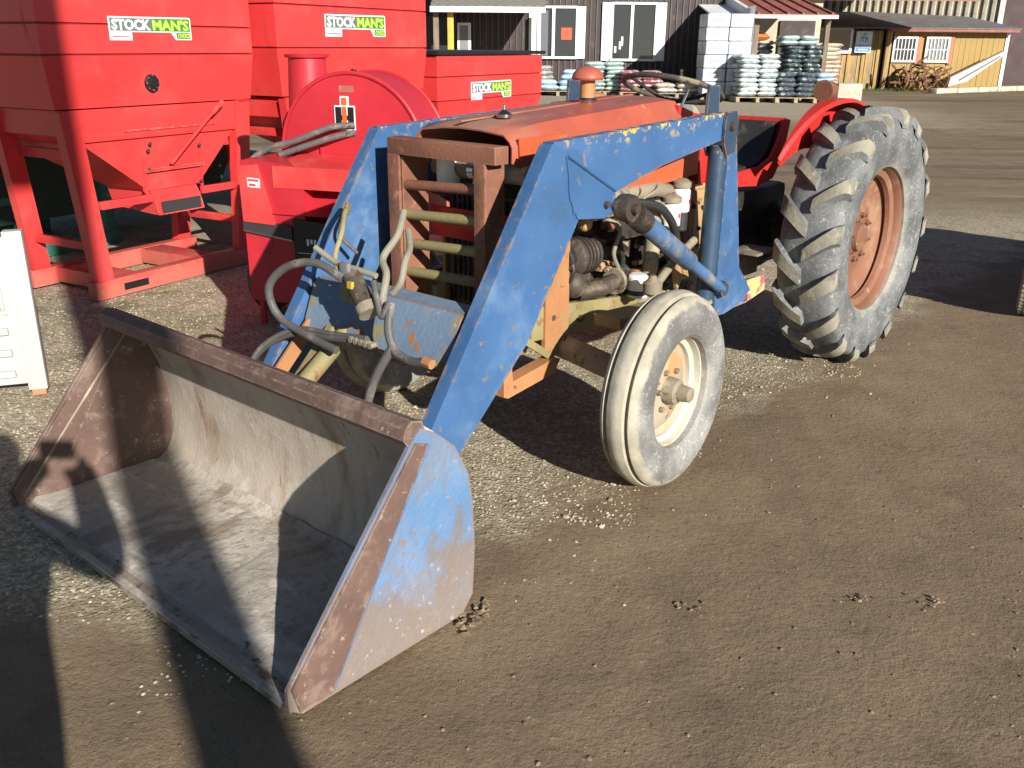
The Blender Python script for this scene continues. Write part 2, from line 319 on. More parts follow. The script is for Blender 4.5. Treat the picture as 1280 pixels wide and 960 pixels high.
def ground_mat():
    m, k, p = newmat('packed_dirt_and_gravel')
    co = k.add('ShaderNodeTexCoord').outputs['Object']; s = k.add('ShaderNodeSeparateXYZ', {0: co}); X, Y = s.outputs[0], s.outputs[1]
    big = k.noise(co, .55, 5, .6); mid = k.noise(co, 3.2, 6, .62); fine = k.noise(co, 34, 6, .68); finer = k.noise(co, 130, 4, .6)
    dirt = k.mix(k.ramp(big, .32, .7), (0.184, 0.133, 0.082), (0.225, 0.167, 0.104))
    dirt = k.mix(k.ramp(mid, .5, .72), dirt, (0.240, 0.178, 0.111))
    dirt = k.mix(k.mul(k.ramp(mid, .48, .3), .7), dirt, (0.149, 0.106, 0.067))
    dirt = k.mix(k.mul(k.ramp(fine, .56, .72), .6), dirt, (0.266, 0.198, 0.124))
    dirt = k.mix(k.mul(k.ramp(fine, .43, .28), .9), dirt, (0.095, 0.066, 0.041))
    dirt = k.mix(k.mul(k.ramp(finer, .60, .70), .45), dirt, (0.307, 0.237, 0.155))
    dirt = k.mix(k.mul(k.ramp(finer, .40, .30), .5), dirt, (0.092, 0.066, 0.042))
    damp = k.ramp(k.noise(k.scalev(co, (.5, 1, 1)), .8, 5, .6, .4), .50, .68)
    dirt = k.mix(k.mul(damp, .32), dirt, (0.158, 0.114, 0.069))
    rut = k.add('ShaderNodeTexNoise', {'Vector': k.add('ShaderNodeMapping', {'Vector': co, 'Rotation': (0, 0, radians(38)), 'Scale': (2.6, .22, 1)}).outputs[0], 'Scale': 1.5, 'Detail': 5.}).outputs['Fac']
    dirt = k.mix(k.mul(k.ramp(rut, .52, .70), .22), dirt, (0.240, 0.193, 0.134))
    dirt = k.mix(k.mul(k.ramp(rut, .45, .32), .22), dirt, (0.117, 0.092, 0.064))
    trk = k.noise(k.scalev(co, (.10, 1.1, 1)), 1.5, 6, .65, .3)
    far = k.ramp(Y, 5.5, 8)
    dirt = k.mix(k.mul(k.ramp(trk, .50, .64), k.mul(far, .75)), dirt, (0.088, 0.067, 0.048))
    dirt = k.mix(k.mul(k.ramp(trk, .44, .34), k.mul(far, .7)), dirt, (0.316, 0.253, 0.164))
    pit = k.noise(co, 78, 5, .7)
    dirt = k.mix(k.mul(k.ramp(pit, .42, .30), .85), dirt, (0.095, 0.066, 0.040))
    dirt = k.mix(k.mul(k.ramp(pit, .58, .72), .55), dirt, (0.381, 0.288, 0.172))
    # gravel
    vor = k.add('ShaderNodeTexVoronoi', {'Vector': co, 'Scale': 62.}); vd = vor.outputs['Distance']; vc = k.add('ShaderNodeSeparateXYZ', {0: vor.outputs['Color']}).outputs[0]
    vor2 = k.add('ShaderNodeTexVoronoi', {'Vector': co, 'Scale': 130.}); vc2 = k.add('ShaderNodeSeparateXYZ', {0: vor2.outputs['Color']}).outputs[0]
    st = k.mix(vc, (.29, .24, .155), (.60, .53, .385))
    st = k.mix(k.ramp(vc2, .25, .8), k.mix(.55, st, (.15, .13, .10)), st)
    st = k.mix(k.ramp(mid, .5, .7), st, k.mix(.5, st, (.22, .17, .115)))
    moss = k.mul(k.ramp(k.noise(co, 2.3, 4), .55, .68), k.mul(k.ramp(X, -1.2, -2.2), k.ramp(Y, 4.2, 5)))
    st = k.mix(k.mul(moss, .7), st, (.13, .15, .045))
    d = k.op('ADD', k.op('SUBTRACT', k.mul(k.op('SUBTRACT', Y, 2.75), .655), k.mul(k.op('SUBTRACT', X, .02), .756)), k.mul(k.op('SUBTRACT', k.noise(co, 1.7, 6, .65), .5), 1.1))
    wv = k.op('SUBTRACT', k.noise(co, 2.1, 6, .65), .5)
    d = k.op('MINIMUM', d, k.op('ADD', k.op('SUBTRACT', Y, 2.2), k.mul(wv, .8)))
    g = k.mul(k.ramp(d, -.12, .22), k.ramp(Y, 10.5, 8))
    g2 = k.mul(k.ramp(fine, .60, .68), .45)            # odd stones pressed into the dirt
    g = k.op('MAXIMUM', k.mul(g, k.ramp(mid, .30, .46, .35, 1)), k.mul(g2, k.ramp(vc, .8, .9)))
    grit = k.mul(k.mul(k.ramp(vc2, .90, .95), k.ramp(vor2.outputs['Distance'], .42, .25)), k.ramp(mid, .42, .6))
    dirt = k.mix(k.mul(grit, .75), dirt, k.mix(vc, (.14, .11, .085), (.36, .31, .24)))
    c = k.mix(g, dirt, st)
    apron = k.mul(k.ramp(k.op('ADD', Y, k.mul(mid, 4)), 19, 24), k.ramp(X, 11, 8))
    c = k.mix(k.mul(apron, .85), c, k.mix(mid, (.30, .25, .18), (.43, .37, .28)))
    k.l.new(c, p.inputs['Base Color'])
    p.inputs['Roughness'].default_value = .88; p.inputs['Specular IOR Level'].default_value = .3
    h = k.op('ADD', k.mul(fine, .55), k.mul(finer, .16))
    h = k.op('ADD', h, k.mul(grit, .25))
    h = k.op('ADD', h, k.mul(k.mul(k.ramp(vd, .55, .1), g), .42))
    h = k.op('ADD', h, k.op('ADD', k.mul(mid, .8), k.op('ADD', k.mul(rut, .3), k.mul(pit, .30))))
    b = k.add('ShaderNodeBump', {'Strength': .6, 'Distance': .016, 'Height': h}); k.l.new(b.outputs[0], p.inputs['Normal'])
    return m
gm.materials.append(ground_mat())
def stone_mat(name, a, b, c):
    m, k, p = newmat(name); co = k.add('ShaderNodeTexCoord').outputs['Object']
    n = k.add('ShaderNodeTexVoronoi', {'Vector': co, 'Scale': 23.}).outputs['Color']; v = k.add('ShaderNodeSeparateXYZ', {0: n}).outputs[0]
    cc = k.mix(k.ramp(v, 0, .6), a, b); cc = k.mix(k.ramp(v, .6, 1), cc, c)
    k.l.new(cc, p.inputs['Base Color']); p.inputs['Roughness'].default_value = .85; return m
def scatter(name, n, place, size, mat, label, cat, squash=.6):
    """loose stones nobody could count: one mesh"""
    t = bmesh.new(); bmesh.ops.create_icosphere(t, subdivisions=1, radius=1)
    tv = [v.co.copy() for v in t.verts]; tf = [[v.index for v in f.verts] for f in t.faces]; t.free()
    V, F = [], []
    for i in range(n):
        x, y = place(); s = size(); a = rnd.random()*6.28; b = len(V); e = rnd.uniform(.65, 1.35)
        z = gh(x, y) + s*squash*rnd.uniform(-.2, .55); ca, sa = cos(a), sin(a)
        for v in tv:
            q = 1+rnd.uniform(-.22, .22); px, py = v.x*s*e*q, v.y*s*q
            V.append((x+px*ca-py*sa, y+px*sa+py*ca, z+v.z*s*squash*q))
        F += [[b+i2 for i2 in f] for f in tf]
    me = bpy.data.meshes.new(name); me.from_pydata(V, [], F); me.materials.append(mat)
    o = bpy.data.objects.new(name, me); col.objects.link(o); return tag(o, label, cat, kind='stuff')
def place_gravel():
    while 1:
        x, y = rnd.uniform(-3.2, 2.2), rnd.triangular(1.2, 8, 2.6)
        d = side_dist(x, y) + .55*noise.noise((x*1.7, y*1.7, 0))
        if d > -.05 or (d > -.5 and rnd.random() < .012): return x, y
def place_dirt():
    while 1:
        y = rnd.triangular(1.25, 9, 1.6); x = rnd.uniform(-.8-.1*y, .62*y+.6)
        if side_dist(x, y) < .15: return x, y
M['stones'] = stone_mat('pale_gravel_stone', (.25, .205, .135), (.41, .35, .25), (.55, .485, .36))
M['clods'] = stone_mat('brown_dirt_clod', (0.142, 0.100, 0.060), (0.195, 0.141, 0.087), (0.271, 0.204, 0.128))
scatter('gravel', 19000, place_gravel, lambda: rnd.uniform(.0028, .0068)*(1.6 if rnd.random() < .04 else 1), M['stones'], 'loose pale gravel under and left of the tractor', 'gravel')
scatter('dirt_clods', 2600, place_dirt, lambda: .0015+.006*rnd.random()**9, M['clods'], 'small clods and grit on the bare brown dirt', 'dirt clods')
cl = B()
for i in range(26):
    a = rnd.gauss(0, .035), rnd.gauss(0, .02); s = rnd.uniform(.004, .011); P = tw(3.02+a[0], .83+a[1]); ball((P.x, P.y, .003), (s*1.3, s, s*.6), 7, cl, 1.3, i)
tag(obj('mud_clump', cl, M['clods'], None, 0), 'crumbled pale clump of mud beside the bucket heel', 'mud clump', kind='stuff')
cl = B()
for cx, cy in ((1.02, 2.36), (1.26, 2.36), (.52, 2.32)):
    for i in range(12):
        s = rnd.uniform(.002, .005); ball((cx+rnd.gauss(0, .03), cy+rnd.gauss(0, .015), .0), (s*1.5, s, s*.7), 6, cl, .8, i)
tag(obj('dirt_crumbs', cl, M['clods'], None, 0), 'scattered crumbs of dark soil on the open dirt', 'soil crumbs', kind='stuff')

# ---------------------------------------------------------------- tractor (x forward, y to its left side, z up; origin under the rear axle)
tr = thing('tractor', 'old orange-red farm tractor with a blue front loader and rusty bucket', 'tractor', (TX, TY, 0), YAW)
def part(name, bm, mat, parent=None, **kw): return obj(name, bm, M[mat] if isinstance(mat, str) else [M[x] for x in mat], parent or tr, **kw)
def bolt_bm(c, r=.011, h=.012, ax='y', s=1, bm=None):
    return lathe([(r, 0), (r, h*s)], 6, bm, ax, c)

# --- bucket
def curve_back(n=9):
    # inner curve of the bucket back from the floor to the top lip (x, z)
    P = [(3.10, .018), (3.045, .05), (3.015, .11), (3.005, .20), (3.012, .30), (3.035, .41), (3.075, .51), (3.13, .585), (3.165, .61)]
    return P
HW = .785
outer = [(3.60, 0), (3.03, 0), (2.985, .05), (2.975, .2), (2.982, .34), (3.0, .44), (3.05, .535), (3.12, .595), (3.17, .622)]
sidep = [(3.59, .0), (3.03, 0), (2.985, .05), (2.975, .2), (2.982, .34), (3.0, .44), (3.05, .535), (3.12, .595), (3.172, .625), (3.20, .60), (3.628, .085), (3.628, .03)]
bucket = part('bucket', prism(sidep, HW-.006, HW+.006), 'bucket_out', bev=.003)
bucket['label'] = 'near side plate of the bucket, blue paint worn to rust'
obj('side_plate', prism(sidep, -HW-.006, -HW+.006), M['bucket_rust'], bucket, bev=.003)
bm = B(); inn = curve_back(); ny = 24
def shell(pts, thick, y0, y1, ny, wob=0):
    """curved plate of some thickness following a profile, gently dented"""
    bm = B(); g = []
    for j in range(ny+1):
        y = y0+(y1-y0)*j/ny; row = []
        for i, (x, z) in enumerate(pts):
            d = wob*noise.noise((x*6, y*2.5, z*6)) if wob else 0
            row.append(Vector((x+d, y, z)))
        g.append(row)
    a = [[bm.verts.new(p) for p in row] for row in g]
    def nv(i):
        p, q = pts[max(i-1, 0)], pts[min(i+1, len(pts)-1)]; t = Vector((q[0]-p[0], 0, q[1]-p[1])).normalized(); return Vector((t.z, 0, -t.x))
    b = [[bm.verts.new(p+nv(i)*thick) for i, p in enumerate(row)] for row in g]
    n = len(pts)
    for j in range(ny):
        for i in range(n-1):
            bm.faces.new((a[j][i], a[j][i+1], a[j+1][i+1], a[j+1][i])); bm.faces.new((b[j][i], b[j+1][i], b[j+1][i+1], b[j][i+1]))
        bm.faces.new((a[j][0], a[j+1][0], b[j+1][0], b[j][0])); bm.faces.new((a[j][-1], b[j][-1], b[j+1][-1], a[j+1][-1]))
    for j in (0, ny):
        for i in range(n-1): bm.faces.new((a[j][i], b[j][i], b[j][i+1], a[j][i+1]))
    return bm
obj('back_plate', shell([(p[0], p[1]) for p in inn], -.016, -HW+.006, HW-.006, 30, .006), M['bucket_in'], bucket, smooth=60)
fl = [(3.615, .012), (3.5, .016), (3.35, .019), (3.2, .018), (3.105, .0195)]
obj('floor_plate', shell(fl, .014, -HW+.006, HW-.006, 30, 0), M['bucket_floor'], bucket, smooth=60)
obj('cutting_edge', prism([(3.575, .032), (3.615, .022), (3.618, .006), (3.575, .019)], -HW+.007, HW-.007), M['edge_steel'], bucket, bev=.002)
# mud caked on the floor
bm = B(); nn = 40
for j in range(nn):
    for i in range(18):
        pass
g = [[None]*(nn+1) for _ in range(19)]
for i in range(19):
    for j in range(nn+1):
        x = 3.055+.525*i/18; y = -HW+.012+(2*HW-.024)*j/nn
        h = .013+.010*noise.noise((x*7, y*7, 3))+.006*noise.noise((x*21, y*21, 8))
        if i == 0: h += .02
        g[i][j] = bm.verts.new((x, y, .020+max(h, -.004)-(.03 if i == 18 else 0)))
for i in range(18):
    for j in range(nn): bm.faces.new((g[i][j], g[i+1][j], g[i+1][j+1], g[i][j+1]))
obj('caked_mud', bm, M['bucket_floor'], bucket, smooth=60)
lip = [(3.165, .612), (3.19, .640), (3.216, .630), (3.222, .600), (3.205, .592), (3.198, .618), (3.185, .622)]
obj('top_lip', prism([(3.150, .606), (3.163, .640), (3.196, .650), (3.222, .634), (3.228, .604), (3.214, .585), (3.19, .588)], -HW-.008, HW+.002), M['bucket_rust'], bucket, bev=.008, seg=2)
for s in (1, -1):
    obj('wear_strip', prism([(3.195, .59), (3.619, .086), (3.60, .012), (3.50, .012), (3.15, .575)], s*(HW+.0065) if s > 0 else s*(HW-.0065)-.0, s*(HW+.0125) if s > 0 else s*(HW-.0125)), M['bucket_rust'], bucket, bev=.002)
obj('weld_bead', tube([(3.145, -HW+.010, .555), (3.585, -HW+.010, .06)], .006, 6), M['iron_dust'], bucket)
obj('weld_bead', tube([(3.148, HW+.008, .572), (3.30, HW+.008, .335), (3.497, HW+.008, .015)], .0055, 6), M['blue_plain'], bucket)
for s in (1, -1):
    for y in (.36, .475):
        obj('hinge_ear', prism([(2.99, .42), (2.99, .08), (2.90, .10), (2.865, .16), (2.885, .24), (2.95, .40)], s*y-.008, s*y+.008), M['olive_rust'], bucket, bev=.003)

# --- loader arms, posts, cylinders
low = [(2.235, 1.235), (2.84, .36), (2.945, .205), (2.93, .13), (2.87, .115), (2.68, .285), (2.35, .58), (2.075, .975), (2.02, 1.05), (2.06, 1.20)]
upr = [(2.225, 1.238), (1.07, 1.282), (1.05, 1.26), (1.05, 1.19), (1.09, 1.175), (1.55, 1.108), (1.88, 1.035), (2.12, .99), (2.2, 1.15)]
for s in (1, -1):
    a, b = (.398, .45) if s > 0 else (-.45, -.398)
    arm = part('loader_arm', prism(low, a, b), 'blue', bev=.02, seg=4)
    obj('upper_beam', prism(upr, a+.003, b-.003), M['blue_yellow'], arm, bev=.014, seg=3)
    obj('gusset_plate', prism([(2.155, 1.19), (1.872, 1.045), (1.868, .975), (1.93, .955), (2.09, .972), (2.14, 1.05)], s*.449, s*.455), M['blue_plain'], arm, bev=.002)
    obj('weld_bead', tube([(2.155, s*.457, 1.19), (2.0, s*.458, 1.112), (1.872, s*.457, 1.047)], .006, 6), M['blue_plain'], arm)
    obj('weld_bead', tube([(2.16, s*.452, 1.19), (2.11, s*.453, .99)], .004, 6), M['blue_plain'], arm)
    post = part('loader_post', tube([(1.085, s*.413, .47), (1.070, s*.413, 1.15)], .040, 20), 'bluedark')
    obj('post_plate', prism([(1.068, 1.15), (.995, 1.15), (.87, .60), (.74, .47), (.80, .44), (1.072, .42)], s*.448, s*.458), M['blue'], post, bev=.003)
    for y, zt in ((.365, 1.385), (.457, 1.285)):
        obj('clevis_plate', prism([(1.115, 1.16), (1.115, 1.24), (1.105, zt), (1.02, zt), (1.005, 1.24), (1.01, 1.12), (1.08, 1.10)], s*y-.006, s*y+.006), M['bluedark'], post, bev=.002)
    obj('pivot_pin', lathe([(.02, -.06), (.02, .06)], 14, None, 'y', (1.06, s*.41, 1.225)), M['bolt'], post)
    bm = bolt_bm((1.06, s*.462, 1.225), .016, .014, 'y', s); obj('bolt', bm, M['bolt'], post)
    base = part('post_base', prism([(1.10, .60), (.93, .52), (.57, .495), (.56, .435), (.92, .385), (1.09, .40)], s*.40, s*.428), 'blue', bev=.003)
    obj('paint_layered_tip', prism([(.735, .510), (.56, .508), (.54, .43), (.71, .405)], s*.4285, s*.436), M['pink_yellow'], base, bev=.002)
    obj('foot_bracket', bx(.66, 1.05, s*.24, s*.41, .385, .41), M['blue_faded'], base, bev=.004)
    # lift cylinder
    c0, c1 = Vector((1.84, s*.487, .985)), Vector((1.05, s*.470, .535)); d = (c1-c0).normalized()
    cy = part('lift_cylinder', tube([c0+d*.08, c0+d*.09, c0+d*.56, c0+d*.57], [.032, .039, .039, .032], 18), 'cyl_blue')
    obj('rod', tube([c0+d*.56, c1], .026, 14), M['cyl_blue'], cy)
    obj('gland', tube([c0+d*.06, c0+d*.14], .046, 16), M['iron'], cy)
    obj('eye', lathe([(.048, -.028), (.052, 0), (.048, .028)], 18, None, 'y', c0), M['iron'], cy)
    obj('eye', lathe([(.036, -.024), (.036, .024)], 16, None, 'y', c1), M['bluedark'], cy)
    obj('pin', lathe([(.018, -.05), (.018, .05)], 12, None, 'y', c0), M['bolt'], cy)
    for q in ((1.93, 1.005), (1.885, .995)):
        obj('bolt', bolt_bm((q[0], s*.457, q[1]), .013, .014, 'y', s), M['bolt'], arm)
cb = part('cross_beam', prism([(2.58, .715), (2.60, .70), (2.66, .55), (2.645, .535), (2.56, .535), (2.50, .70)], -.376, .376), 'blue_faded', bev=.006)
obj('edge_flange', prism([(2.575, .722), (2.49, .722), (2.49, .712), (2.575, .712)], -.374, .374), M['blue_faded'], cb, bev=.002)
# bucket tilt cylinder and its link
tc = part('tilt_cylinder', tube([(2.55, -.16, .62), (2.86, -.16, .40)], .032, 16), 'olive_rust')
obj('rod', tube([(2.86, -.16, .40), (2.98, -.16, .32)], .016, 12), M['chrome'], tc)
obj('link_bar', prism([(2.60, .56), (2.66, .58), (2.95, .30), (2.91, .26)], -.235, -.20), M['olive_rust'], tc, bev=.004)
obj('link_bar', prism([(2.60, .56), (2.66, .58), (2.95, .30), (2.91, .26)], -.355, -.345), M['orange_rust'], tc, bev=.002)
# valve body with fittings
vb = part('hydraulic_valve', tube([(2.70, -.03, .80), (2.72, .06, .72)], .034, 14), 'iron')
obj('yellow_tag', bx(2.735, 2.748, .0, .022, .772, .795), plain('yellow_tag', (.50, .33, .04)), vb)
obj('mount_bracket', bx(2.69, 2.705, -.09, -.045, .70, .84), M['blue_faded'], vb, bev=.003)
obj('spool_end', tube([(2.72, .06, .72), (2.725, .085, .695)], .04, 12), M['iron_dust'], vb)
for i in range(5): obj('fitting', tube([(2.74, .02+.025*i, .60), (2.765, .02+.025*i, .60)], .011, 6), M['iron_dust'], vb)
hoses = [([(2.72, -.05, .79), (2.74, -.17, .83), (2.77, -.30, .80), (2.80, -.37, .72), (2.79, -.34, .62), (2.77, -.2, .57), (2.76, -.06, .545)], .0145, 'hose'),
         ([(2.74, .08, .605), (2.75, -.1, .58), (2.76, -.28, .565), (2.82, -.40, .50), (2.88, -.45, .40), (2.93, -.44, .28)], .0145, 'hose'),
         ([(2.74, .08, .612), (2.75, -.1, .594), (2.77, -.27, .58), (2.84, -.38, .51), (2.9, -.42, .40), (2.95, -.41, .28)], .010, 'hose'),
         ([(2.70, .16, .74), (2.735, .185, .66), (2.74, .22, .60), (2.75, .30, .585), (2.75, .38, .60)], .0155, 'hose'),
         ([(2.70, .08, .80), (2.72, .12, .74), (2.73, .15, .70), (2.71, .165, .745)], .012, 'hose'),
         ([(2.735, .21, .62), (2.78, .16, .5), (2.80, .13, .38), (2.80, .12, .28)], .0155, 'hose'),
         ([(2.50, .02, 1.0), (2.56, .05, .93), (2.62, .04, .86), (2.66, .10, .82), (2.70, .125, .76), (2.70, .12, .71)], .0125, 'hose_tan'),
         ([(2.52, .06, .94), (2.58, .13, .90), (2.64, .17, .87), (2.67, .18, .81), (2.68, .15, .77)], .0115, 'hose_tan'),
         ([(2.70, -.22, .87), (2.69, -.12, .83), (2.68, -.02, .82), (2.67, .06, .81)], .0105, 'hose_tan'),
         ([(2.46, -.33, .98), (2.55, -.24, .96), (2.62, -.17, .92), (2.68, -.14, .84), (2.70, -.08, .78)], .0085, 'olive_rust'),
         ([(2.45, -.30, .80), (2.5, -.33, .88), (2.45, -.32, .98)], .0075, 'hose')]
for P, r, m in hoses: part('hydraulic_hose', tube(P, r, 10, sm=8), m)
part('hose_end', tube([(2.75, .365, .60), (2.75, .40, .597)], .017, 8), 'orange_rust')

# --- brush guard
bgd = part('brush_guard', bx(2.235, 2.305, -.275, .262, 1.155, 1.215), 'rust_guard', bev=.003)
for y0, y1 in ((-.275, -.215), (.165, .262)):
    obj('guard_post', bx(2.295, 2.305, y0, y1 if y0 < 0 else .215, .42, 1.155), M['rust_guard'], bgd, bev=.001)
    yy = y0 if y0 < 0 else .208
    obj('guard_post', bx(2.20, 2.294, yy if y0 < 0 else .20, (yy if y0 < 0 else .20)+.012, .42, 1.154), M['rust_guard'], bgd, bev=.001)
obj('guard_web', bx(2.16, 2.29, -.222, -.212, .42, 1.15), M['rust_guard'], bgd)
for z, y1 in ((1.055, .17), (.945, .17), (.835, .17), (.725, .17), (.615, .17), (.505, .17)):
    obj('bar', tube([(2.268, -.216, z-.012), (2.268, y1, z+.006)], .019, 12), M['olive_rust'] if z < 1 else M['rust_guard'], bgd)
# --- radiator, hood, grille
rad = part('radiator', bx(1.95, 2.04, -.22, .22, .52, 1.06), 'dark', bev=.006)
obj('fin_pack', bx(2.0405, 2.048, -.19, .19, .56, 1.0), M['iron'], rad)
for i in range(14): obj('fin', bx(2.0485, 2.056, -.185+.0275*i, -.178+.0275*i, .57, .99), M['dark'], rad)
obj('tank', bx(1.94, 2.07, -.23, .23, 1.055, 1.10), M['iron_dust'], rad, bev=.012)
part('grille_panel', bx(2.13, 2.145, -.22, .20, .84, .955), 'tractor_red', bev=.003)
ac = part('air_cleaner', tube([(2.13, -.19, 1.105), (2.13, .27, 1.105)], .034, 16), 'iron_dust')
obj('clamp', tube([(2.13, .0, 1.105), (2.13, .03, 1.105)], .041, 16), M['chrome'], ac)
obj('elbow', tube([(2.15, .05, 1.11), (2.17, .06, 1.07), (2.16, .1, 1.05)], .024, 10), M['chrome'], ac)
obj('canister', lathe([(.04, 0), (.045, .02), (.045, .12), (.03, .14)], 16, None, 'z', (2.15, -.11, 1.04)), M['white_can'], ac)
def hood_mesh():
    bm = B(); rows = []
    st = [(2.195, .205, .18, 1.256, 1.222, .246), (2.15, .21, .185, 1.270, 1.232, .246), (2.0, .19, .175, 1.285, 1.24, .23), (1.7, .19, .175, 1.302, 1.252, .23), (1.35, .19, .17, 1.322, 1.264, .23), (1.15, .185, .165, 1.332, 1.272, .228), (1.04, .17, .15, 1.325, 1.266, .215)]
    for x, a, b, zt, zs, h in st:
        zb = 1.13 if x > 2.1 else (1.02 if x > 1.1 else 1.03)
        P = [(-h, zb), (-h, zs-.02), (-h+.012, zs), (-a, zt-.012), (-b*.5, zt), (0, zt+.003), (b*.5, zt), (a, zt-.012), (h-.012, zs), (h, zs-.02), (h, zb)]
        if x > 2.16: P = [(y*.985, z) for y, z in P]; P[0] = (P[0][0], 1.15); P[-1] = (P[-1][0], 1.15)
        rows.append([bm.verts.new((x, y, z)) for y, z in P])
    for r0, r1 in zip(rows, rows[1:]):
        for i in range(len(r0)-1): bm.faces.new((r0[i], r0[i+1], r1[i+1], r1[i]))
    bm.faces.new(rows[-1])
    bmesh.ops.recalc_face_normals(bm, faces=bm.faces[:])
    bmesh.ops.solidify(bm, geom=bm.faces[:], thickness=.006)
    return bm
hood = part('hood', hood_mesh(), 'hood', smooth=40)
for s in (1, -1):
    obj('side_panel', prism([(2.0, 1.055), (1.62, 1.075), (1.0, 1.12), (.92, 1.12), (.92, 1.0), (1.5, .965), (1.6, .98)], s*.231, s*.237), M['hood_side'], hood, bev=.002)
    if s > 0: obj('nose_cheek', prism([(2.172, 1.235), (2.165, 1.17), (2.10, 1.055), (2.07, 1.05), (1.90, 1.20), (1.90, 1.235)], s*.2475, s*.2535), M['hood_side'], hood, bev=.002)
obj('fuel_cap', lathe([(.028, 0), (.030, .012), (.018, .02), (.007, .028), (.006, .045), (.003, .047)], 14, None, 'z', (2.03, .06, 1.287)), M['chrome'], hood)
obj('centre_seam', prism([(2.20, 1.282), (1.12, 1.340), (1.12, 1.334), (2.20, 1.277)], -.006, .006), M['hood'], hood)
pc = part('precleaner', tube([(1.475, .02, 1.29), (1.475, .02, 1.405)], .030, 18), 'orange_rust')
obj('clamp', lathe([(.036, 0), (.042, .012), (.036, .022)], 18, None, 'z', (1.475, .02, 1.315)), M['chrome'], pc)
obj('mushroom_cap', lathe([(.03, -.002), (.062, 0), (.066, .008), (.060, .026), (.044, .043), (.02, .051), (0.002, .053)], 24, None, 'z', (1.475, .02, 1.405)), M['hood'], pc)
part('exhaust_wire', tube([(1.40, -.06, 1.31), (1.395, -.07, 1.39), (1.39, -.05, 1.40)], .006, 6), 'dark')
part('lamp_shell', ball((.97, -.30, 1.30), (.07, .05, .03), 14), 'orange_rust')
# far post top shows over the hood (built with the loader posts)
# --- cowl, steering
cw = part('dash_cowl', prism([(1.075, 1.30), (.93, 1.26), (.88, 1.02), (1.07, 1.0)], -.21, .21), 'tractor_red', bev=.012)
obj('gauge', lathe([(.045, 0), (.045, .012)], 18, None, 'x', (.905, -.08, 1.18)), M['black_rubber'], cw)
obj('lower_shroud', bx(.80, .915, -.22, .24, .95, 1.16), M['tractor_red'], cw, bev=.006)
sc_ = Vector((.79, .0, 1.350)); tilt = radians(17)
stw = part('steering_wheel', B(), 'steer')
bm = B(); R = .228
ring = [Vector((R*cos(t)*cos(tilt), R*sin(t), R*cos(t)*sin(tilt)))+sc_ for t in [2*pi*i/48 for i in range(49)]]
obj('rim', tube(ring, .0125, 10, cap=False), M['steer'], stw)
for a in (pi/2, pi*7/6, pi*11/6):
    obj('spoke', tube([sc_+Vector((.02, 0, -.06)), sc_+Vector((R*.6*cos(a)*cos(tilt), R*.6*sin(a), R*.6*cos(a)*sin(tilt)-.03)), sc_+Vector((R*cos(a)*cos(tilt), R*sin(a), R*cos(a)*sin(tilt)))], [.011, .008, .007], 8), M['dark'], stw)
obj('centre_cap', lathe([(.03, -.07), (.034, -.05), (.02, -.04)], 14, None, 'z', sc_+Vector((.01, 0, 0))), M['black_rubber'], stw)
obj('column', tube([(1.0, 0, 1.12), (.825, 0, 1.30)], .022, 12), M['dark'], stw)
part('throttle_lever', tube([(.95, .14, 1.27), (.92, .15, 1.33), (.9, .15, 1.36)], .006, 8), 'chrome')
# --- seat, fenders
def seat_bm():
    prof = [(0.670, .93), (0.650, .905), (0.360, .895), (0.210, .92), (0.120, 1.02), (0.075, 1.185), (0.095, 1.20), (0.135, 1.06), (0.230, .965), (0.360, .94), (0.630, .945)]
    return prism(prof, -.245, .245)
seat = part('seat', seat_bm(), 'tractor_red', bev=.01, seg=2)
obj('cushion', prism([(0.640, .95), (0.360, .945), (0.240, .97), (0.145, 1.06), (0.110, 1.18), (0.140, 1.185), (0.200, 1.06), (0.280, 1.0), (0.370, .985), (0.620, .985)], -.215, .215), M['black_rubber'], seat, bev=.012)
for s in (1, -1):
    obj('side_bolster', prism([(0.670, .915), (0.650, .975), (0.360, .985), (0.250, 1.02), (0.180, 1.10), (0.130, 1.20), (0.075, 1.19), (0.120, 1.02), (0.210, .915), (0.360, .892)], s*.246, s*.262), M['tractor_red'], seat, bev=.006)
obj('seat_base', bx(.29, .59, -.12, .12, .74, .89), M['dark'], seat, bev=.01)
def fender_bm(s):
    bm = B(); rows = []; n = 22
    for i in range(n+1):
        a = radians(38+ (150-38)*i/n); R0 = .662
        wO = .43+.10*min(1, (i/n)*2.0+.05)
        P = [(.44+.15*max(0, 1-i/7), .41), (R0-.03, .41), (R0, .425), (R0, wO-.012), (R0-.018, wO)]
        rows.append([bm.verts.new((r*cos(a), s*y, .64+r*sin(a))) for r, y in P])
    for r0, r1 in zip(rows, rows[1:]):
        for i in range(len(r0)-1): bm.faces.new((r0[i], r0[i+1], r1[i+1], r1[i]))
    bmesh.ops.recalc_face_normals(bm, faces=bm.faces[:])
    bmesh.ops.solidify(bm, geom=bm.faces[:], thickness=.004)
    return bm
for s in (1, -1):
    if s < 0: continue
    fe = part('rear_fender', fender_bm(s), 'tractor_red', smooth=50)
    if s < 0: continue
    lp = obj('fender_lamp', lathe([(.02, -.06), (.042, -.05), (.046, .02), (.052, .025), (.05, .036)], 18, None, 'x', (.08, s*.43, 1.338)), M['rust_guard'], fe)
    obj('lamp_stalk', bx(.07, .10, s*.42, s*.44, 1.27, 1.30), M['dark'], fe)
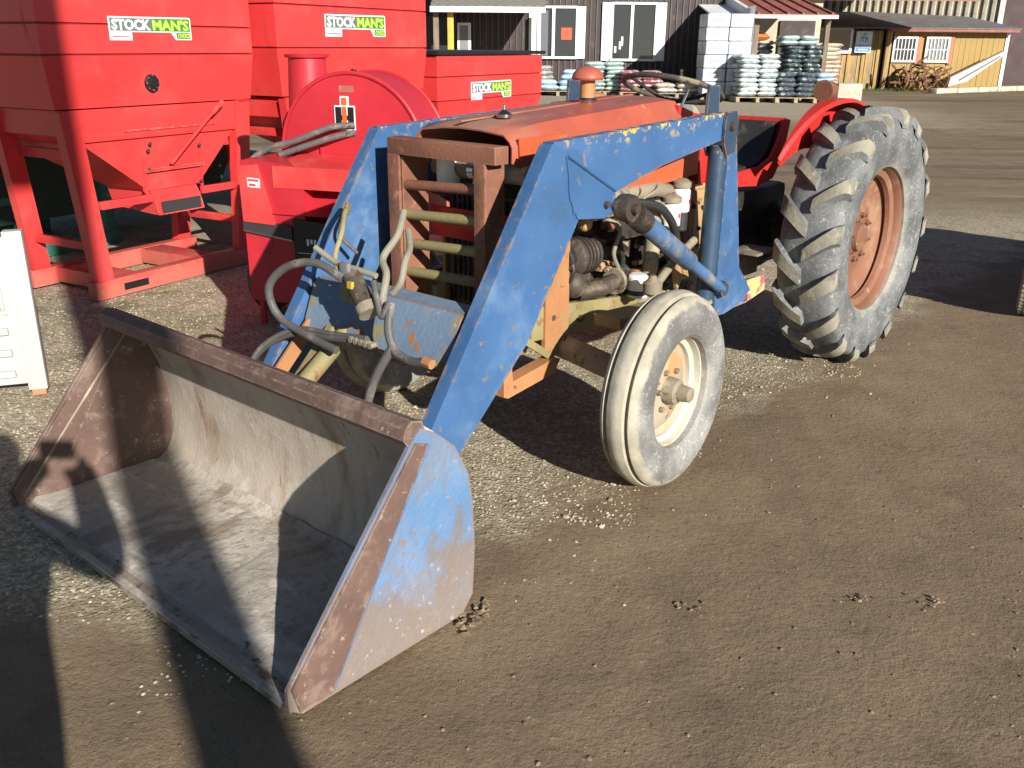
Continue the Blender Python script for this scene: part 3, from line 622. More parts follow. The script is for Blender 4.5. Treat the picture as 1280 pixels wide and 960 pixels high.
# --- chassis and engine
ch = part('chassis', bx(.95, 1.95, -.15, .15, .47, .62), 'dark', bev=.01)
obj('bell_housing', prism([(1.0, .50), (1.0, 1.0), (.72, .99), (.68, .52)], -.19, .19), M['iron_tan'], ch, bev=.02)
obj('side_cover', bx(.72, .88, .19, .215, .56, .92), M['iron_tan'], ch, bev=.012)
obj('side_cover', bx(.90, .99, .185, .225, .58, .97), M['iron_red'], ch, bev=.012)
obj('gearbox', bx(-.12, .70, -.19, .19, .44, .86), M['dark'], ch, bev=.03)
obj('axle_tube', tube([(0, -.60, .64), (0, .60, .64)], .10, 20), M['dark'], ch)
obj('axle_housing', ball((0, 0, .62), (.24, .25, .25), 16), M['dark'], ch)
obj('rail', prism([(2.1, .62), (1.05, .50), (1.05, .40), (2.1, .49)], .235, .262), M['olive_rust'], ch, bev=.006)
obj('rail', prism([(2.1, .62), (1.05, .50), (1.05, .40), (2.1, .49)], -.262, -.235), M['olive_rust'], ch, bev=.006)
obj('bolt', bolt_bm((1.80, .263, .52), .015, .014), M['bolt'], ch); obj('bolt', bolt_bm((1.98, .263, .56), .012, .012), M['bolt'], ch)
obj('foot_plate', bx(.42, .62, .26, .42, .60, .612), M['iron_dust'], ch, bev=.002)
obj('drawbar_box', bx(.3, .5, .2, .27, .45, .55), M['iron_dust'], ch, bev=.004)
fb = part('front_bracket', prism([(2.03, .90), (1.89, .86), (1.885, .44), (1.93, .405), (2.03, .42)], .255, .272), 'orange_rust', bev=.003)
obj('front_bracket_plate', prism([(2.03, .90), (1.89, .86), (1.885, .44), (1.93, .405), (2.03, .42)], -.272, -.255), M['orange_rust'], fb, bev=.003)
obj('pedestal', lathe([(.02, .40), (.08, .42), (.105, .50), (.10, .60)], 20, None, 'z', (2.08, .12, 0)), M['olive_rust'], fb)
obj('tie_strip', prism([(2.14, .52), (2.16, .50), (1.99, .39), (1.97, .41)], .265, .275), M['olive_rust'], fb)
obj('skid', prism([(2.285, .47), (2.285, .325), (2.26, .315), (1.99, .345), (1.955, .395), (1.99, .405), (2.235, .375), (2.245, .47)], .235, .29), M['orange_rust'], fb, bev=.004)
obj('skid', prism([(2.285, .47), (2.285, .325), (2.26, .315), (1.99, .345), (1.955, .395), (1.99, .405), (2.235, .375), (2.245, .47)], -.29, -.235), M['orange_rust'], fb, bev=.004)
obj('bolt', bolt_bm((1.92, .273, .46), .013, .012), M['bolt'], fb)
fa = part('front_axle', tube([(1.9, -.62, .37), (1.9, -.3, .42), (1.9, 0, .46), (1.9, .3, .42), (1.9, .62, .37)], .048, 12), 'iron_dust')
for s in (1, -1):
    obj('kingpin', tube([(1.9, s*.62, .33), (1.9, s*.605, .60)], .032, 14), M['iron_dust'], fa)
    obj('steering_arm', prism([(1.93, .575), (1.55, .60), (1.50, .59), (1.50, .575), (1.93, .545)], s*.56, s*.60), M['iron_dust'], fa, bev=.006)
    obj('drag_link', tube([(1.53, s*.43, .625), (1.30, s*.385, .70), (1.12, s*.36, .745)], .018, 12), M['iron_dust'], fa)
    obj('ball_joint', lathe([(.02, -.035), (.038, -.02), (.04, .02), (.025, .03), (.012, .05)], 16, None, 'z', (1.545, s*.43, .625)), M['iron_dust'], fa)
    obj('radius_arm', prism([(1.87, .575), (1.38, .545), (1.40, .52), (1.86, .53)], s*.38, s*.50), M['olive_rust'], fa, bev=.006)
en = part('engine', bx(1.0, 1.88, -.17, .17, .58, .93), 'iron', bev=.015)
obj('head', bx(1.08, 1.80, -.14, .16, .93, 1.02), M['iron'], en, bev=.012)
obj('rocker_cover', bx(1.12, 1.76, -.10, .12, 1.02, 1.10), M['iron_red'], en, bev=.02)
obj('manifold', tube([(1.74, .20, .955), (1.5, .225, .965), (1.25, .225, .965), (1.12, .21, .94)], .034, 12), M['iron_dust'], en)
for x in (1.70, 1.55, 1.4, 1.25): obj('port', tube([(x, .14, .95), (x, .22, .955)], .03, 10), M['iron_tan'], en)
alt = obj('alternator', lathe([(.03, -.085), (.066, -.08), (.074, -.05), (.074, .04), (.05, .06), (.03, .065)], 24, None, 'x', (1.79, .235, .765)), M['iron'], en)
obj('pulley', lathe([(.05, 0), (.056, .008), (.04, .016), (.056, .024), (.05, .03)], 24, None, 'x', (1.865, .235, .765)), M['dark'], en)
obj('fan_belt', tube([(1.885, .28, .77), (1.885, .19, .90), (1.885, .05, .70), (1.885, .16, .56), (1.885, .28, .70), (1.885, .28, .77)], .008, 6, sm=6), M['black_rubber'], en)
for i in range(4): obj('cooling_vane', lathe([(.077, 0), (.077, .006)], 24, None, 'x', (1.74+.022*i, .235, .765)), M['dark'], en)
obj('water_pump', lathe([(.04, 0), (.055, .02), (.05, .07), (.03, .09)], 18, None, 'x', (1.80, .10, .92)), M['iron'], en)
obj('inlet_pipe', tube([(1.79, .24, .62), (1.70, .285, .625), (1.60, .29, .64), (1.56, .27, .66)], .036, 12), M['iron'], en)
obj('pump_flange', lathe([(.055, 0), (.055, .018)], 14, None, 'x', (1.60, .29, .64)), M['iron_dust'], en)
obj('clamp', tube([(1.555, .275, .655), (1.535, .27, .66)], .044, 14), M['chrome'], en)
obj('lower_tank', ball((1.83, .25, .66), (.055, .05, .055), 14), M['iron'], en)
obj('injection_pump', bx(1.30, 1.58, .17, .27, .79, .90), M['iron'], en, bev=.015)
obj('pump_governor', bx(1.24, 1.32, .18, .285, .77, .92), M['iron_dust'], en, bev=.02)
for i in range(4):
    x = 1.36+.055*i
    obj('injector_line', tube([(x, .22, .90), (x+.01, .25, .94), (x+.06*(i-1), .27, .975), (1.22+.15*i, .20, 1.0)], .0055, 6, sm=5), M['iron_dust'], en)
    obj('delivery_valve', lathe([(.014, 0), (.014, .03), (.009, .035)], 8, None, 'z', (x, .22, .895)), M['chrome'], en)
obj('exhaust_down_pipe', tube([(1.33, .27, .93), (1.34, .29, .80), (1.35, .29, .66), (1.36, .26, .50)], .034, 14), M['iron_dust'], en)
for x, y, z, h, r in ((1.17, .265, .80, .10, .042), (1.075, .255, .85, .105, .042)):
    f = obj('fuel_filter', lathe([(r*.8, 0), (r, .008), (r, h-.008), (r*.8, h)], 20, None, 'z', (x, y, z)), M['white_can'], en)
    obj('filter_head', lathe([(r*.5, 0), (r*1.05, .004), (r*1.05, .026), (r*.4, .04)], 18, None, 'z', (x, y, z+h+.001)), M['iron_dust'], f)
    obj('filter_bowl', lathe([(r*.6, -.085), (r*.92, -.075), (r*.92, -.002)], 18, None, 'z', (x, y, z)), M['black_rubber'], f)
    obj('red_mark', bx(x-.006, x+.006, y+r-.001, y+r+.001, z+.04, z+.06), plain('red_mark', (.6, .03, .03)), f)
of_ = obj('oil_filter', lathe([(.03, 0), (.044, .006), (.044, .09), (.03, .1)], 20, None, 'z', (1.455, .30, .545)), M['white_can'], en)
obj('filter_band', lathe([(.0445, 0), (.0445, .02)], 20, None, 'z', (1.455, .30, .56)), M['dkgrey'], of_)
obj('starter', tube([(1.10, .23, .60), (1.32, .23, .60)], .05, 16), M['dark'], en)
obj('hose', tube([(1.62, .26, .955), (1.42, .33, .93), (1.30, .34, .86), (1.22, .33, .76), (1.18, .30, .66)], .018, 10, sm=6), M['black_rubber'], en)
obj('hose', tube([(1.56, .26, .86), (1.60, .30, .80), (1.56, .29, .70), (1.58, .26, .6)], .011, 8, sm=6), M['black_rubber'], en)
obj('hose', tube([(1.66, .25, .90), (1.62, .31, .86), (1.64, .30, .76), (1.58, .29, .68)], .009, 8, sm=6), M['hose_tan'], en)
obj('linkage_rod', tube([(1.84, .26, .905), (1.6, .30, .915), (1.45, .29, .90)], .007, 6), M['iron_dust'], en)
obj('linkage_rod', tube([(1.3, .32, .62), (1.18, .33, .66), (1.13, .33, .58)], .02, 8, sm=4), M['iron_tan'], en)
obj('bracket', prism([(1.24, .70), (1.16, .69), (1.14, .60), (1.19, .53), (1.22, .60)], .32, .335), M['iron_tan'], en, bev=.004)
obj('thermostat', ball((1.80, .27, .895), (.032, .03, .03), 10), M['iron_tan'], en)
for i in range(46):
    x = rnd.uniform(1.12, 1.86); z = rnd.uniform(.60, .95); y = .19+rnd.random()*.08; r = rnd.uniform(.008, .020); mm = rnd.choice(['iron', 'iron_dust', 'iron_tan', 'bolt', 'dark', 'iron_red'])
    if i % 2: obj('fitting', lathe([(r, 0), (r, .02), (r*.6, .022), (r*.6, .035)], rnd.choice((6, 10)), None, rnd.choice('xyz'), (x, y, z)), M[mm], en)
    else: obj('bracket', bx(x-r*1.6, x+r*1.6, y-r, y+r, z-r, z+r), M[mm], en, bev=.003)
for i in range(16):
    x = rnd.uniform(.74, 1.0); z = rnd.uniform(.60, .97); r = rnd.uniform(.007, .012)
    obj('bolt', bolt_bm((x, .216 if x < .88 else .226, z), r, .01), M['iron_tan'] if i % 3 else M['dark'], ch)
obj('shift_lever', tube([(.62, .05, .86), (.58, .06, 1.05), (.60, .06, 1.10)], .009, 8), M['dark'], ch)

# --- wheels
def rear_tyre():
    R, W = .605, .165
    prof = [(.36, -.125), (.38, -.140), (.42, -.158), (.48, -.168), (.54, -.166), (.575, -.155), (.592, -.14), (.602, -.09), (.606, 0), (.602, .09), (.592, .14), (.575, .155), (.54, .166), (.48, .168), (.42, .158), (.38, .140), (.36, .125), (.355, 0)]
    bm = lathe(prof, 88, None, 'y', closed=True)
    n = 17
    for s in (1, -1):
        for i in range(n):
            a0 = 2*pi*(i+(.5 if s < 0 else 0))/n+rnd.uniform(-.012, .012); wj = rnd.uniform(.88, 1.12); hj = rnd.uniform(-.006, .003)
            sec = []
            for j, (y, rt, rb, wd) in enumerate([(.004, .638, .598, .9), (.05, .643, .598, 1.), (.105, .640, .596, 1.08), (.150, .628, .585, 1.25), (.172, .600, .562, 1.3), (.171, .563, .545, 1.1)]):
                a = a0 + max(y, -.02)*.72/.62 if j < 4 else a0+(.150+(j-3)*.012)*.72/.62
                tw_, bw = .031*wd*wj/.62, .043*wd/.62; rt = rt+hj
                # skew the bar so its flanks follow its run
                row = []
                for r, da in ((rb, -bw), (rt, -tw_), (rt, tw_), (rb, bw)):
                    row.append(bm.verts.new((r*cos(a+da), s*y, r*sin(a+da))))
                sec.append(row)
            for r0, r1 in zip(sec, sec[1:]):
                for q in range(3):
                    f = bm.faces.new((r0[q], r0[q+1], r1[q+1], r1[q])); f.material_index = 1 if q == 1 else 0
            f = bm.faces.new(sec[0]); f = bm.faces.new(sec[-1])
    return bm
def front_tyre():
    prof = [(.205, -.062), (.215, -.072), (.245, -.080), (.29, -.084), (.322, -.078), (.340, -.067), (.350, -.055), (.352, -.050), (.338, -.046), (.338, -.034), (.358, -.030), (.364, -.012), (.366, 0), (.364, .012), (.358, .030), (.338, .034), (.338, .046), (.352, .050), (.350, .055), (.340, .067), (.322, .078), (.29, .084), (.245, .080), (.215, .072), (.205, .062), (.2, 0)]
    bm = lathe(prof, 72, None, 'y', closed=True)
    return bm
def make_wheel(name, loc, rot, s, rear):
    h = hub(name, tr, loc, rot)
    if rear:
        h.scale = (.995, .90, .995)
        obj('tyre', rear_tyre(), [M['tyre_rear'], M['rub_lug']], h, smooth=40, bev=.005, seg=2)
        rim = obj('rim', lathe([(.385, s*.138), (.39, s*.130), (.365, s*.118), (.352, s*.10), (.345, s*.07), (.315, s*.06), (.31, s*.035), (.335, s*.02), (.335, -s*.05), (.345, -s*.10), (.385, -s*.135), (.372, -s*.14)], 56, caps=False), M['rim_orange'], h, smooth=30)
        obj('disc', lathe([(.333, s*.022), (.30, s*.005), (.22, -s*.012), (.16, s*.0), (.13, s*.012), (.002, s*.014)], 40, caps=False), M['rim_orange'], h, smooth=50)
        obj('hub_cap', lathe([(.075, s*.0135), (.07, s*.04), (.05, s*.05), (.002, s*.052)], 24), M['rim_orange'], h)
        for i in range(8):
            a = 2*pi*i/8+.2; obj('lug_nut', lathe([(.015, 0), (.015, s*.02), (.007, s*.022), (.007, s*.034)], 6, None, 'y', (.112*cos(a), s*.012, .112*sin(a))), M['rim_orange'], h)
        for i in range(6):
            a = 2*pi*i/6+.4; obj('rim_clamp', lathe([(.012, 0), (.012, s*.016)], 6, None, 'y', (.325*cos(a), s*.03, .325*sin(a))), M['rim_orange'], h)
    else:
        obj('tyre', front_tyre(), M['tyre_front'], h, smooth=24)
        obj('rim', lathe([(.222, s*.062), (.226, s*.056), (.212, s*.048), (.200, s*.036), (.196, s*.012), (.178, s*.004), (.176, -s*.03), (.20, -s*.04), (.224, -s*.06), (.212, -s*.064)], 48, caps=False), M['cream'], h, smooth=30)
        obj('disc', lathe([(.177, -s*.012), (.160, -s*.022), (.145, -s*.008), (.10, s*.006), (.002, s*.010)], 36, caps=False), M['hub_tan'], h, smooth=40)
        obj('hub', lathe([(.052, s*.008), (.046, s*.05), (.032, s*.058), (.028, s*.10), (.020, s*.105), (.002, s*.106)], 20), M['iron_dust'], h)
        for i in range(6):
            a = 2*pi*i/6+.5; obj('wheel_bolt', lathe([(.0105, 0), (.0105, s*.014)], 6, None, 'y', (.078*cos(a), s*.0085, .078*sin(a))), M['iron_dust'], h)
        obj('valve_stem', tube([(.155, s*.005, .06), (.165, s*.03, .07)], .005, 6), M['dark'], h)
    return h
make_wheel('front_wheel', (1.9, .735, .364), (0, radians(20), radians(3.5)), 1, False)
make_wheel('front_wheel', (1.9, -.735, .364), (0, 0, radians(3.5)), -1, False)
make_wheel('rear_wheel', (-.03, .625, .632), (0, 0, 0), 1, True)
make_wheel('rear_wheel', (-.03, -.625, .632), (0, .1, 0), -1, True)
# ---------------------------------------------------------------- lettering and emblems
def add_text(s, size, mat, parent, loc, bold=0, shear=0, width=None, name='lettering'):
    """flat print in the parent's x-z plane, facing its -y"""
    me = text_mesh(s, size, bold, shear); me.materials.append(mat)
    if width:
        x0 = min(v.co.x for v in me.vertices); x1 = max(v.co.x for v in me.vertices)
        for v in me.vertices: v.co.x = (v.co.x-x0)*width/(x1-x0)
    o = bpy.data.objects.new(name, me); col.objects.link(o); o.parent = parent; o.location = loc; o.rotation_euler = (pi/2, 0, 0)
    return o
def brand_plate(parent, x, y, z, wd):
    h = wd*.138
    d = hub('name_plate', parent, (x, y, z))
    obj('plate', prism([(0, 0), (0, -h*.55), (wd*.26, -h*.55), (wd*.26, 0), (wd*.74, 0), (wd*.79, -h*.5), (wd, -h*.5), (wd, h), (wd*.97, h*1.06), (0, h)], -.002, 0), M['white'], d, smooth=0)
    obj('plate_field', prism([(wd*.015, h*.08), (wd*.015, h*.92), (wd*.5, h*.92), (wd*.5, h*.08)], -.0035, -.0025), M['slate_print'], d, smooth=0)
    obj('plate_field', prism([(wd*.5, h*.08), (wd*.5, h*.92), (wd*.985, h*.96), (wd*.985, h*.08)], -.0035, -.0025), M['green_print'], d, smooth=0)
    obj('plate_field', prism([(wd*.81, -h*.42), (wd*.80, h*.0), (wd*.985, h*.0), (wd*.985, -h*.42)], -.0035, -.0025), M['green_print'], d, smooth=0)
    add_text('STOCK', h*.92, M['white'], d, (wd*.03, -.006, h*.17), h*.035, 0, wd*.455)
    add_text("MAN'S", h*.92, M['lime_print'], d, (wd*.51, -.006, h*.17), h*.035, 0, wd*.455)
    add_text('CHOICE', h*.42, M['lime_print'], d, (wd*.82, -.006, -h*.36), h*.01, 0, wd*.155)
    obj('small_print', prism([(wd*.03, -h*.35), (wd*.03, -h*.28), (wd*.23, -h*.28), (wd*.23, -h*.35)], -.0035, -.0025), M['red'], d, smooth=0)
    return d

# ---------------------------------------------------------------- red feed hoppers in a row
M['dkred'] = plain('dark_red_seam', (.30, .018, .018), .6)
HA = Vector((-2.5826, 5.6704)); HU = Vector((.49495, .86892)); HRZ = math.atan2(HU.y, HU.x)
def feed_hopper(label, s0, wid, ztop, zbod, seams, dep, logo, legs=True, rim=False):
    P = HA + HU*s0
    t = thing('feed_hopper', label, 'feed hopper', (P.x, P.y, 0), HRZ, 'red feed hoppers in a row')
    bd = None; zs = [zbod]+seams+[ztop]; taper = .055
    # bin: folded sheets, each panel butted on a raised seam
    for i, (a, b) in enumerate(zip(zs, zs[1:])):
        ins = taper if i == 0 else 0
        bm = B()
        def ring(z, k): return [bm.verts.new(p) for p in ((k, k*.6, z), (wid-k*.4, k*.6, z), (wid-k*.4, dep-k, z), (k, dep-k, z))]
        r0, r1 = ring(a+.007, ins), ring(b-.007, 0)
        for j in range(4): bm.faces.new((r0[j], r0[(j+1) % 4], r1[(j+1) % 4], r1[j]))
        bm.faces.new(r0); bm.faces.new(r1)
        q = obj('bin_panel', bm, M['red'], t, smooth=0, bev=.008)
        obj('seam', bx(.012, wid-.012, .014, dep-.014, b-.008, b+.008), M['dkred'], t, smooth=0) if i < len(zs)-2 else None
    if rim: obj('top_rim', bx(-.03, wid+.03, -.03, dep+.03, ztop, ztop+.035), M['black'], t, bev=.006)
    else: obj('roof_sheet', prism([(-.05, ztop), (wid+.05, ztop), (wid*.62, ztop+.22), (wid*.38, ztop+.22)], -.04, dep+.04), M['red'], t, smooth=0)
    # funnel down to the slide gate
    zg, gx0, gx1 = .62 if zbod > 1 else .45, wid*.40, wid*.66
    bm = B()
    r0 = [bm.verts.new(p) for p in ((.13, .034, zbod-.15), (wid-.17, .034, zbod-.15), (wid-.17, dep-.2, zbod-.15), (.13, dep-.2, zbod-.15))]
    r1 = [bm.verts.new(p) for p in ((gx0, .055, zg), (gx1, .055, zg), (gx1, .46, zg), (gx0, .46, zg))]
    for j in range(4): bm.faces.new((r0[j], r0[(j+1) % 4], r1[(j+1) % 4], r1[j]))
    bm.faces.new(r0); bm.faces.new(r1)
    fn = obj('funnel', bm, M['red'], t, smooth=0, bev=.006)
    obj('apron', bx(.10, wid-.14, .030, dep-.21, zbod-.149, zbod-.001), M['red'], fn, smooth=0, bev=.003)
    obj('spout', prism([(.08, zg+.02), (.50, zg+.02), (.44, zg-.13), (.0, zg-.16), (.03, zg-.06)], gx0+.02, gx1-.02, axis='x'), M['red_dirty'], fn, bev=.004)
    obj('spout_shade_plate', bx(gx0+.05, gx1-.05, -.004, .006, zg-.15, zg-.075), M['dkgrey'], fn)  # dark grey plate standing in for the shade at the spout mouth
    for x in (gx0-.03, gx1+.012): obj('gate_rail', prism([(.045, zg-.02), (.03, zg+.24), (.05, zg+.24), (.07, zg)], x, x+.02, axis='x'), M['red'], fn, bev=.002)
    obj('gate_bar', bx(gx0-.03, gx1+.03, .018, .03, zg+.12, zg+.14), M['red_dirty'], fn)
    obj('gate_bar', bx(gx0-.16, gx1+.16, .004, .012, zg+.385, zg+.395), M['red_dirty'], fn)
    for q in ((gx0, .26), (gx0, .14), (gx1, .26), (gx1, .02), (gx0+.02, .30)): obj('bolt', bolt_bm((q[0], .028 if q[1] < .2 else .013, zg+q[1]), .012, .012, 'y', -1), M['bolt'], fn)
    if logo: brand_plate(t, *logo)
    lx = (.155, wid-.29)
    if zbod > 1:
        win = obj('sight_window', lathe([(.052, 0), (.052, -.014), (.044, -.018), (.002, -.018)], 24, None, 'y', (wid*.455, .012, 1.29)), M['black'], t)
        for i in range(8): obj('bolt', bolt_bm((wid*.455+.045*cos(i*pi/4), -.006, 1.29+.045*sin(i*pi/4)), .005, .005, 'y', -1), M['chrome'], win)
        obj('gate_lever', tube([(gx0+.16, -.005, zg+.16), (wid*.72, -.03, zg+.46), (wid*.76, -.03, zg+.50)], .012, 8), M['red'], t)
        obj('handle', tube([(wid*.72, -.03, zg+.46), (wid*.785, -.03, zg+.53)], .018, 8), M['red_dirty'], t)
    fr = obj('base_rail', bx(.13, wid-.12, -.005, .085, 0, .115), M['red_dirty'], t, bev=.006)
    obj('fork_pocket', bx(.33, .52, -.007, .02, .03, .075), M['black'], fr)
    obj('base_rail', bx(.13, wid-.12, dep*.55, dep*.55+.09, 0, .115), M['red_dirty'], t, bev=.006)
    for x in (.30, wid*.60): obj('fork_tube', bx(x, x+.20, .086, dep*.55-.001, .012, .112), M['red_dirty'], t, bev=.006)
    for x in lx:
        for y in (.0, dep*.55):
            dx = .0
            bm = B(); k = .055
            a = [bm.verts.new((x+p, y+q, .117)) for p, q in ((0, .004), (.115, .004), (.115, .075), (0, .075))]
            b = [bm.verts.new((x-.095*(x < .3)+p+.10*(x > .3), y+q+.006, zbod-.01)) for p, q in ((0, .004), (.13, .004), (.13, .075), (0, .075))]
            for j in range(4): bm.faces.new((a[j], a[(j+1) % 4], b[(j+1) % 4], b[j]))
            bm.faces.new(a); bm.faces.new(b)
            obj('leg', bm, M['red'], t, smooth=0, bev=.005)
        obj('side_brace', bx(x+.03, x+.07, .085, dep*.55, .30, .35), M['red_dirty'], t, bev=.003)
        obj('side_brace', bx(x+.03, x+.07, .085, dep*.55, zbod-.30, zbod-.24), M['red_dirty'], t, bev=.003)
    obj('cross_brace', bx(lx[0]+.11, gx0+.0, .02, .05, zg-.07, zg-.02), M['red'], t, bev=.003)
    obj('cross_brace', bx(gx1-.0, wid-.25, .02, .05, zg-.07, zg-.02), M['red'], t, bev=.003)
    obj('head_brace', bx(lx[0]+.05, wid-.2, .016, .0295, zbod-.19, zbod-.14), M['red'], t, bev=.003)
    return t
h1 = feed_hopper('red steel feed hopper nearest the camera, standing at the left edge', -.17, 1.64, 2.35, 1.15, [1.46, 1.63, 2.0], 1.15, (.47, -.002, 1.590, .63))
h2 = feed_hopper('red feed hopper in the middle of the row, behind the blower', 1.72, 1.90, 2.35, 1.15, [1.50, 1.80, 2.1], 1.15, (.54, -.002, 1.64, .76))
h3 = feed_hopper('low red feed hopper with a black top rim at the far end', 3.78, 2.04, 1.44, .88, [1.03, 1.245], 1.2, (.58, -.002, 1.08, .78), True, True)
# teal frame of another machine behind the first hopper
P = HA + HU*(-.05) + Vector((-HU.y, HU.x))*1.42
gf = thing('hopper_stand', 'teal green steel stand behind the nearest red hopper', 'steel stand', (P.x, P.y, 0), HRZ)
for x in (0, 1.2):
    for y in (0, .9): obj('leg', bx(x, x+.09, y, y+.09, .11, 1.5), M['teal'], gf, bev=.005)
for y in (0, .9): obj('base_rail', bx(-.02, 1.32, y, y+.09, 0, .108), M['teal'], gf, bev=.005)
for x in (.0, 1.2): obj('side_rail', bx(x+.01, x+.08, .091, .899, .42, .49), M['teal'], gf, bev=.004)
obj('bin', bx(-.25, 3.2, -.1, 1.6, 1.2, 2.3), M['teal_shaded'], gf, bev=.01)  # body enlarged to read as a dark mass between the hopper legs
obj('hopper_floor', prism([(-.2, 1.199), (3.1, 1.199), (2.5, .26), (.35, .26)], .12, 1.4), M['teal_shaded'], gf, bev=.01)
P = Vector((-3.66, 6.85))
gf2 = thing('hopper_stand', 'teal green steel post at the far left, behind the white panel', 'steel stand', (P.x, P.y, 0), HRZ)
for x in (0, -.42): obj('leg', bx(x, x+.08, 0, .08, .0, 1.25), M['teal'], gf2, bev=.005)
obj('cross_rail', bx(-.339, -.001, .01, .07, .40, .46), M['teal'], gf2, bev=.004)
obj('head_rail', bx(-.6, .12, -.01, .09, 1.25, 1.33), M['teal'], gf2, bev=.004)

# ---------------------------------------------------------------- forage blower
bl = thing('forage_blower', 'crimson forage blower with round drum, upright spout and white-edged emblem', 'forage blower', (-.90, 5.28, 0), radians(-18))
def drum(R, y0, y1, cz, n=40):
    pts = [(-R, .52)]+[(R*cos(a), cz+R*sin(a)) for a in [pi-pi*i/n for i in range(n+1)]]+[(R, .52)]
    return prism(pts, y0, y1)
dr = obj('drum', drum(.43, 0, .32, .955), M['blower'], bl, bev=.004)
obj('face_plate', drum(.415, -.006, -.0005, .955), M['blower'], dr)
obj('rim_flange', tube([(.432*cos(a), -.002, .955+.432*sin(a)) for a in [pi*i/40 for i in range(41)]], .011, 6), M['blower'], dr)
obj('rim_flange', tube([(.432*cos(a), .32, .955+.432*sin(a)) for a in [pi*i/40 for i in range(41)]], .011, 6), M['blower'], dr)
pp = obj('spout', lathe([(.125, .98), (.122, 1.1), (.104, 1.47), (.104, 1.475)], 30, None, 'z', (-.34, .16, 0), caps=False), M['blower'], bl, smooth=40)
obj('spout_flange', lathe([(.100, 1.455), (.122, 1.460), (.126, 1.475), (.100, 1.478)], 30, None, 'z', (-.34, .16, 0), closed=True), M['blower'], pp)
obj('spout_skirt', prism([(-.47, .96), (-.455, 1.15), (-.23, 1.28), (-.15, 1.02)], .05, .27), M['blower'], pp, bev=.02)
# emblem: black H with an orange i, white edge
em = hub('emblem', bl, (-.075, -.0075, 1.085)); k = .9
def emb(poly, y, m): obj('emblem_shape', prism([(a*k, b*k) for a, b in poly], y-.0015, y), M[m], em, smooth=0)
emb([(-.018, 0), (.122, 0), (.122, .145), (.082, .145), (.082, .20), (.022, .20), (.022, .145), (-.018, .145)], -.001, 'white')
emb([(-.010, .008), (.030, .008), (.030, .052), (.030, .137), (-.010, .137)], -.0035, 'black')
emb([(.074, .008), (.114, .008), (.114, .137), (.074, .137)], -.0035, 'black')
emb([(.031, .06), (.073, .06), (.073, .088), (.031, .088)], -.0035, 'black')
emb([(.037, .008), (.067, .008), (.067, .137), (.037, .137)], -.006, 'orange_print')
emb([(.034, .150), (.070, .150), (.070, .192), (.034, .192)], -.006, 'orange_print')
obj('decal', prism([(-.06, 1.285), (.03, 1.285), (.03, 1.32), (-.06, 1.32)], -.0085, -.0065), paint('faded_decal', (.32, .10, .07), .6, 0, [((.4, .2, .12), 20, .5, .6)]), dr, smooth=0)
fb2 = obj('feed_box', prism([(-.51, .16), (-.51, .935), (-.45, .95), (-.13, .91), (-.13, .16)], -.33, -.01), M['blower'], bl, bev=.006)
obj('front_flap', prism([(-.505, .61), (-.51, .91), (-.40, .92), (-.31, .60)], -.352, -.331), M['red'], fb2, bev=.004)
obj('feed_slope', prism([(-.345, .66), (-.01, .70), (-.01, .90)], -.38, .42, axis='x'), M['blower'], fb2, bev=.004)
obj('feed_top', prism([(-.334, .80), (-.334, .915), (-.012, .95), (-.012, .80)], -.31, .43, axis='x'), M['red'], fb2, bev=.004)
obj('steel_strip', prism([(-.512, .565), (-.512, .635), (-.21, .595), (-.21, .525)], -.345, -.3315), M['dkgrey'], fb2, bev=.002)
obj('bright_edge', prism([(-.513, .555), (-.513, .565), (-.209, .525), (-.209, .515)], -.349, -.3315), M['chrome'], fb2)
bp = obj('black_panel', prism([(-.20, .40), (-.20, .64), (.42, .60), (.42, .36)], -.345, -.3315), M['black'], fb2, bev=.003)
for i in range(7): obj('faint_lettering', bx(-.12+.022*i, -.107+.022*i, -.348, -.3455, .50+(.01 if i % 2 else 0), .535), M['white'], bp, smooth=0) if i not in (3,) else None
obj('panel_line', bx(-.18, .40, -.3475, -.3455, .455, .458), M['white'], bp, smooth=0)
obj('lower_shield', prism([(-.13, .14), (-.13, .52), (.42, .48), (.42, .20)], -.30, -.02), M['blower'], fb2, bev=.004)
obj('label', prism([(-.455, .80), (-.455, .85), (-.38, .847), (-.38, .797)], -.3555, -.3525), M['white'], fb2, smooth=0)
obj('label_print', prism([(-.45, .833), (-.45, .845), (-.385, .842), (-.385, .83)], -.3575, -.356), M['red'], fb2, smooth=0)
obj('label_print', prism([(-.445, .807), (-.445, .82), (-.405, .818), (-.405, .805)], -.3575, -.356), M['red'], fb2, smooth=0)
obj('hinge', bx(-.19, -.16, -.02, -.008, .945, .99), M['blower'], dr, bev=.003)
for P_, r in (([(.03, -.01, 1.115), (-.1, -.06, 1.10), (-.28, -.12, 1.03), (-.42, -.16, .99), (-.52, -.18, .93), (-.585, -.17, .84), (-.575, -.15, .77)], .017), ([(.03, -.01, 1.075), (-.08, -.05, 1.05), (-.25, -.10, .995), (-.38, -.13, .95)], .017)):
    obj('hose', tube(P_, r, 10, sm=8), M['hose'], bl)
for x, y in ((-.60, .05), (.48, .0)):
    wh = hub('wheel', bl, (x, y, .21))
    obj('tyre', lathe([(.11, -.05), (.15, -.065), (.19, -.06), (.21, -.03), (.21, .03), (.19, .06), (.15, .065), (.11, .05)], 32, None, 'x', closed=True), M['black_rubber'], wh)
    obj('rim', lathe([(.11, -.045), (.03, -.02), (.03, .02), (.11, .045)], 24, None, 'x'), M['blower'], wh)
obj('axle', tube([(-.60, .05, .21), (.48, 0, .21)], .025, 10), M['dark'], bl)
obj('foot', bx(-.495, -.465, -.28, -.25, .0, .16), M['blower'], bl, bev=.004)
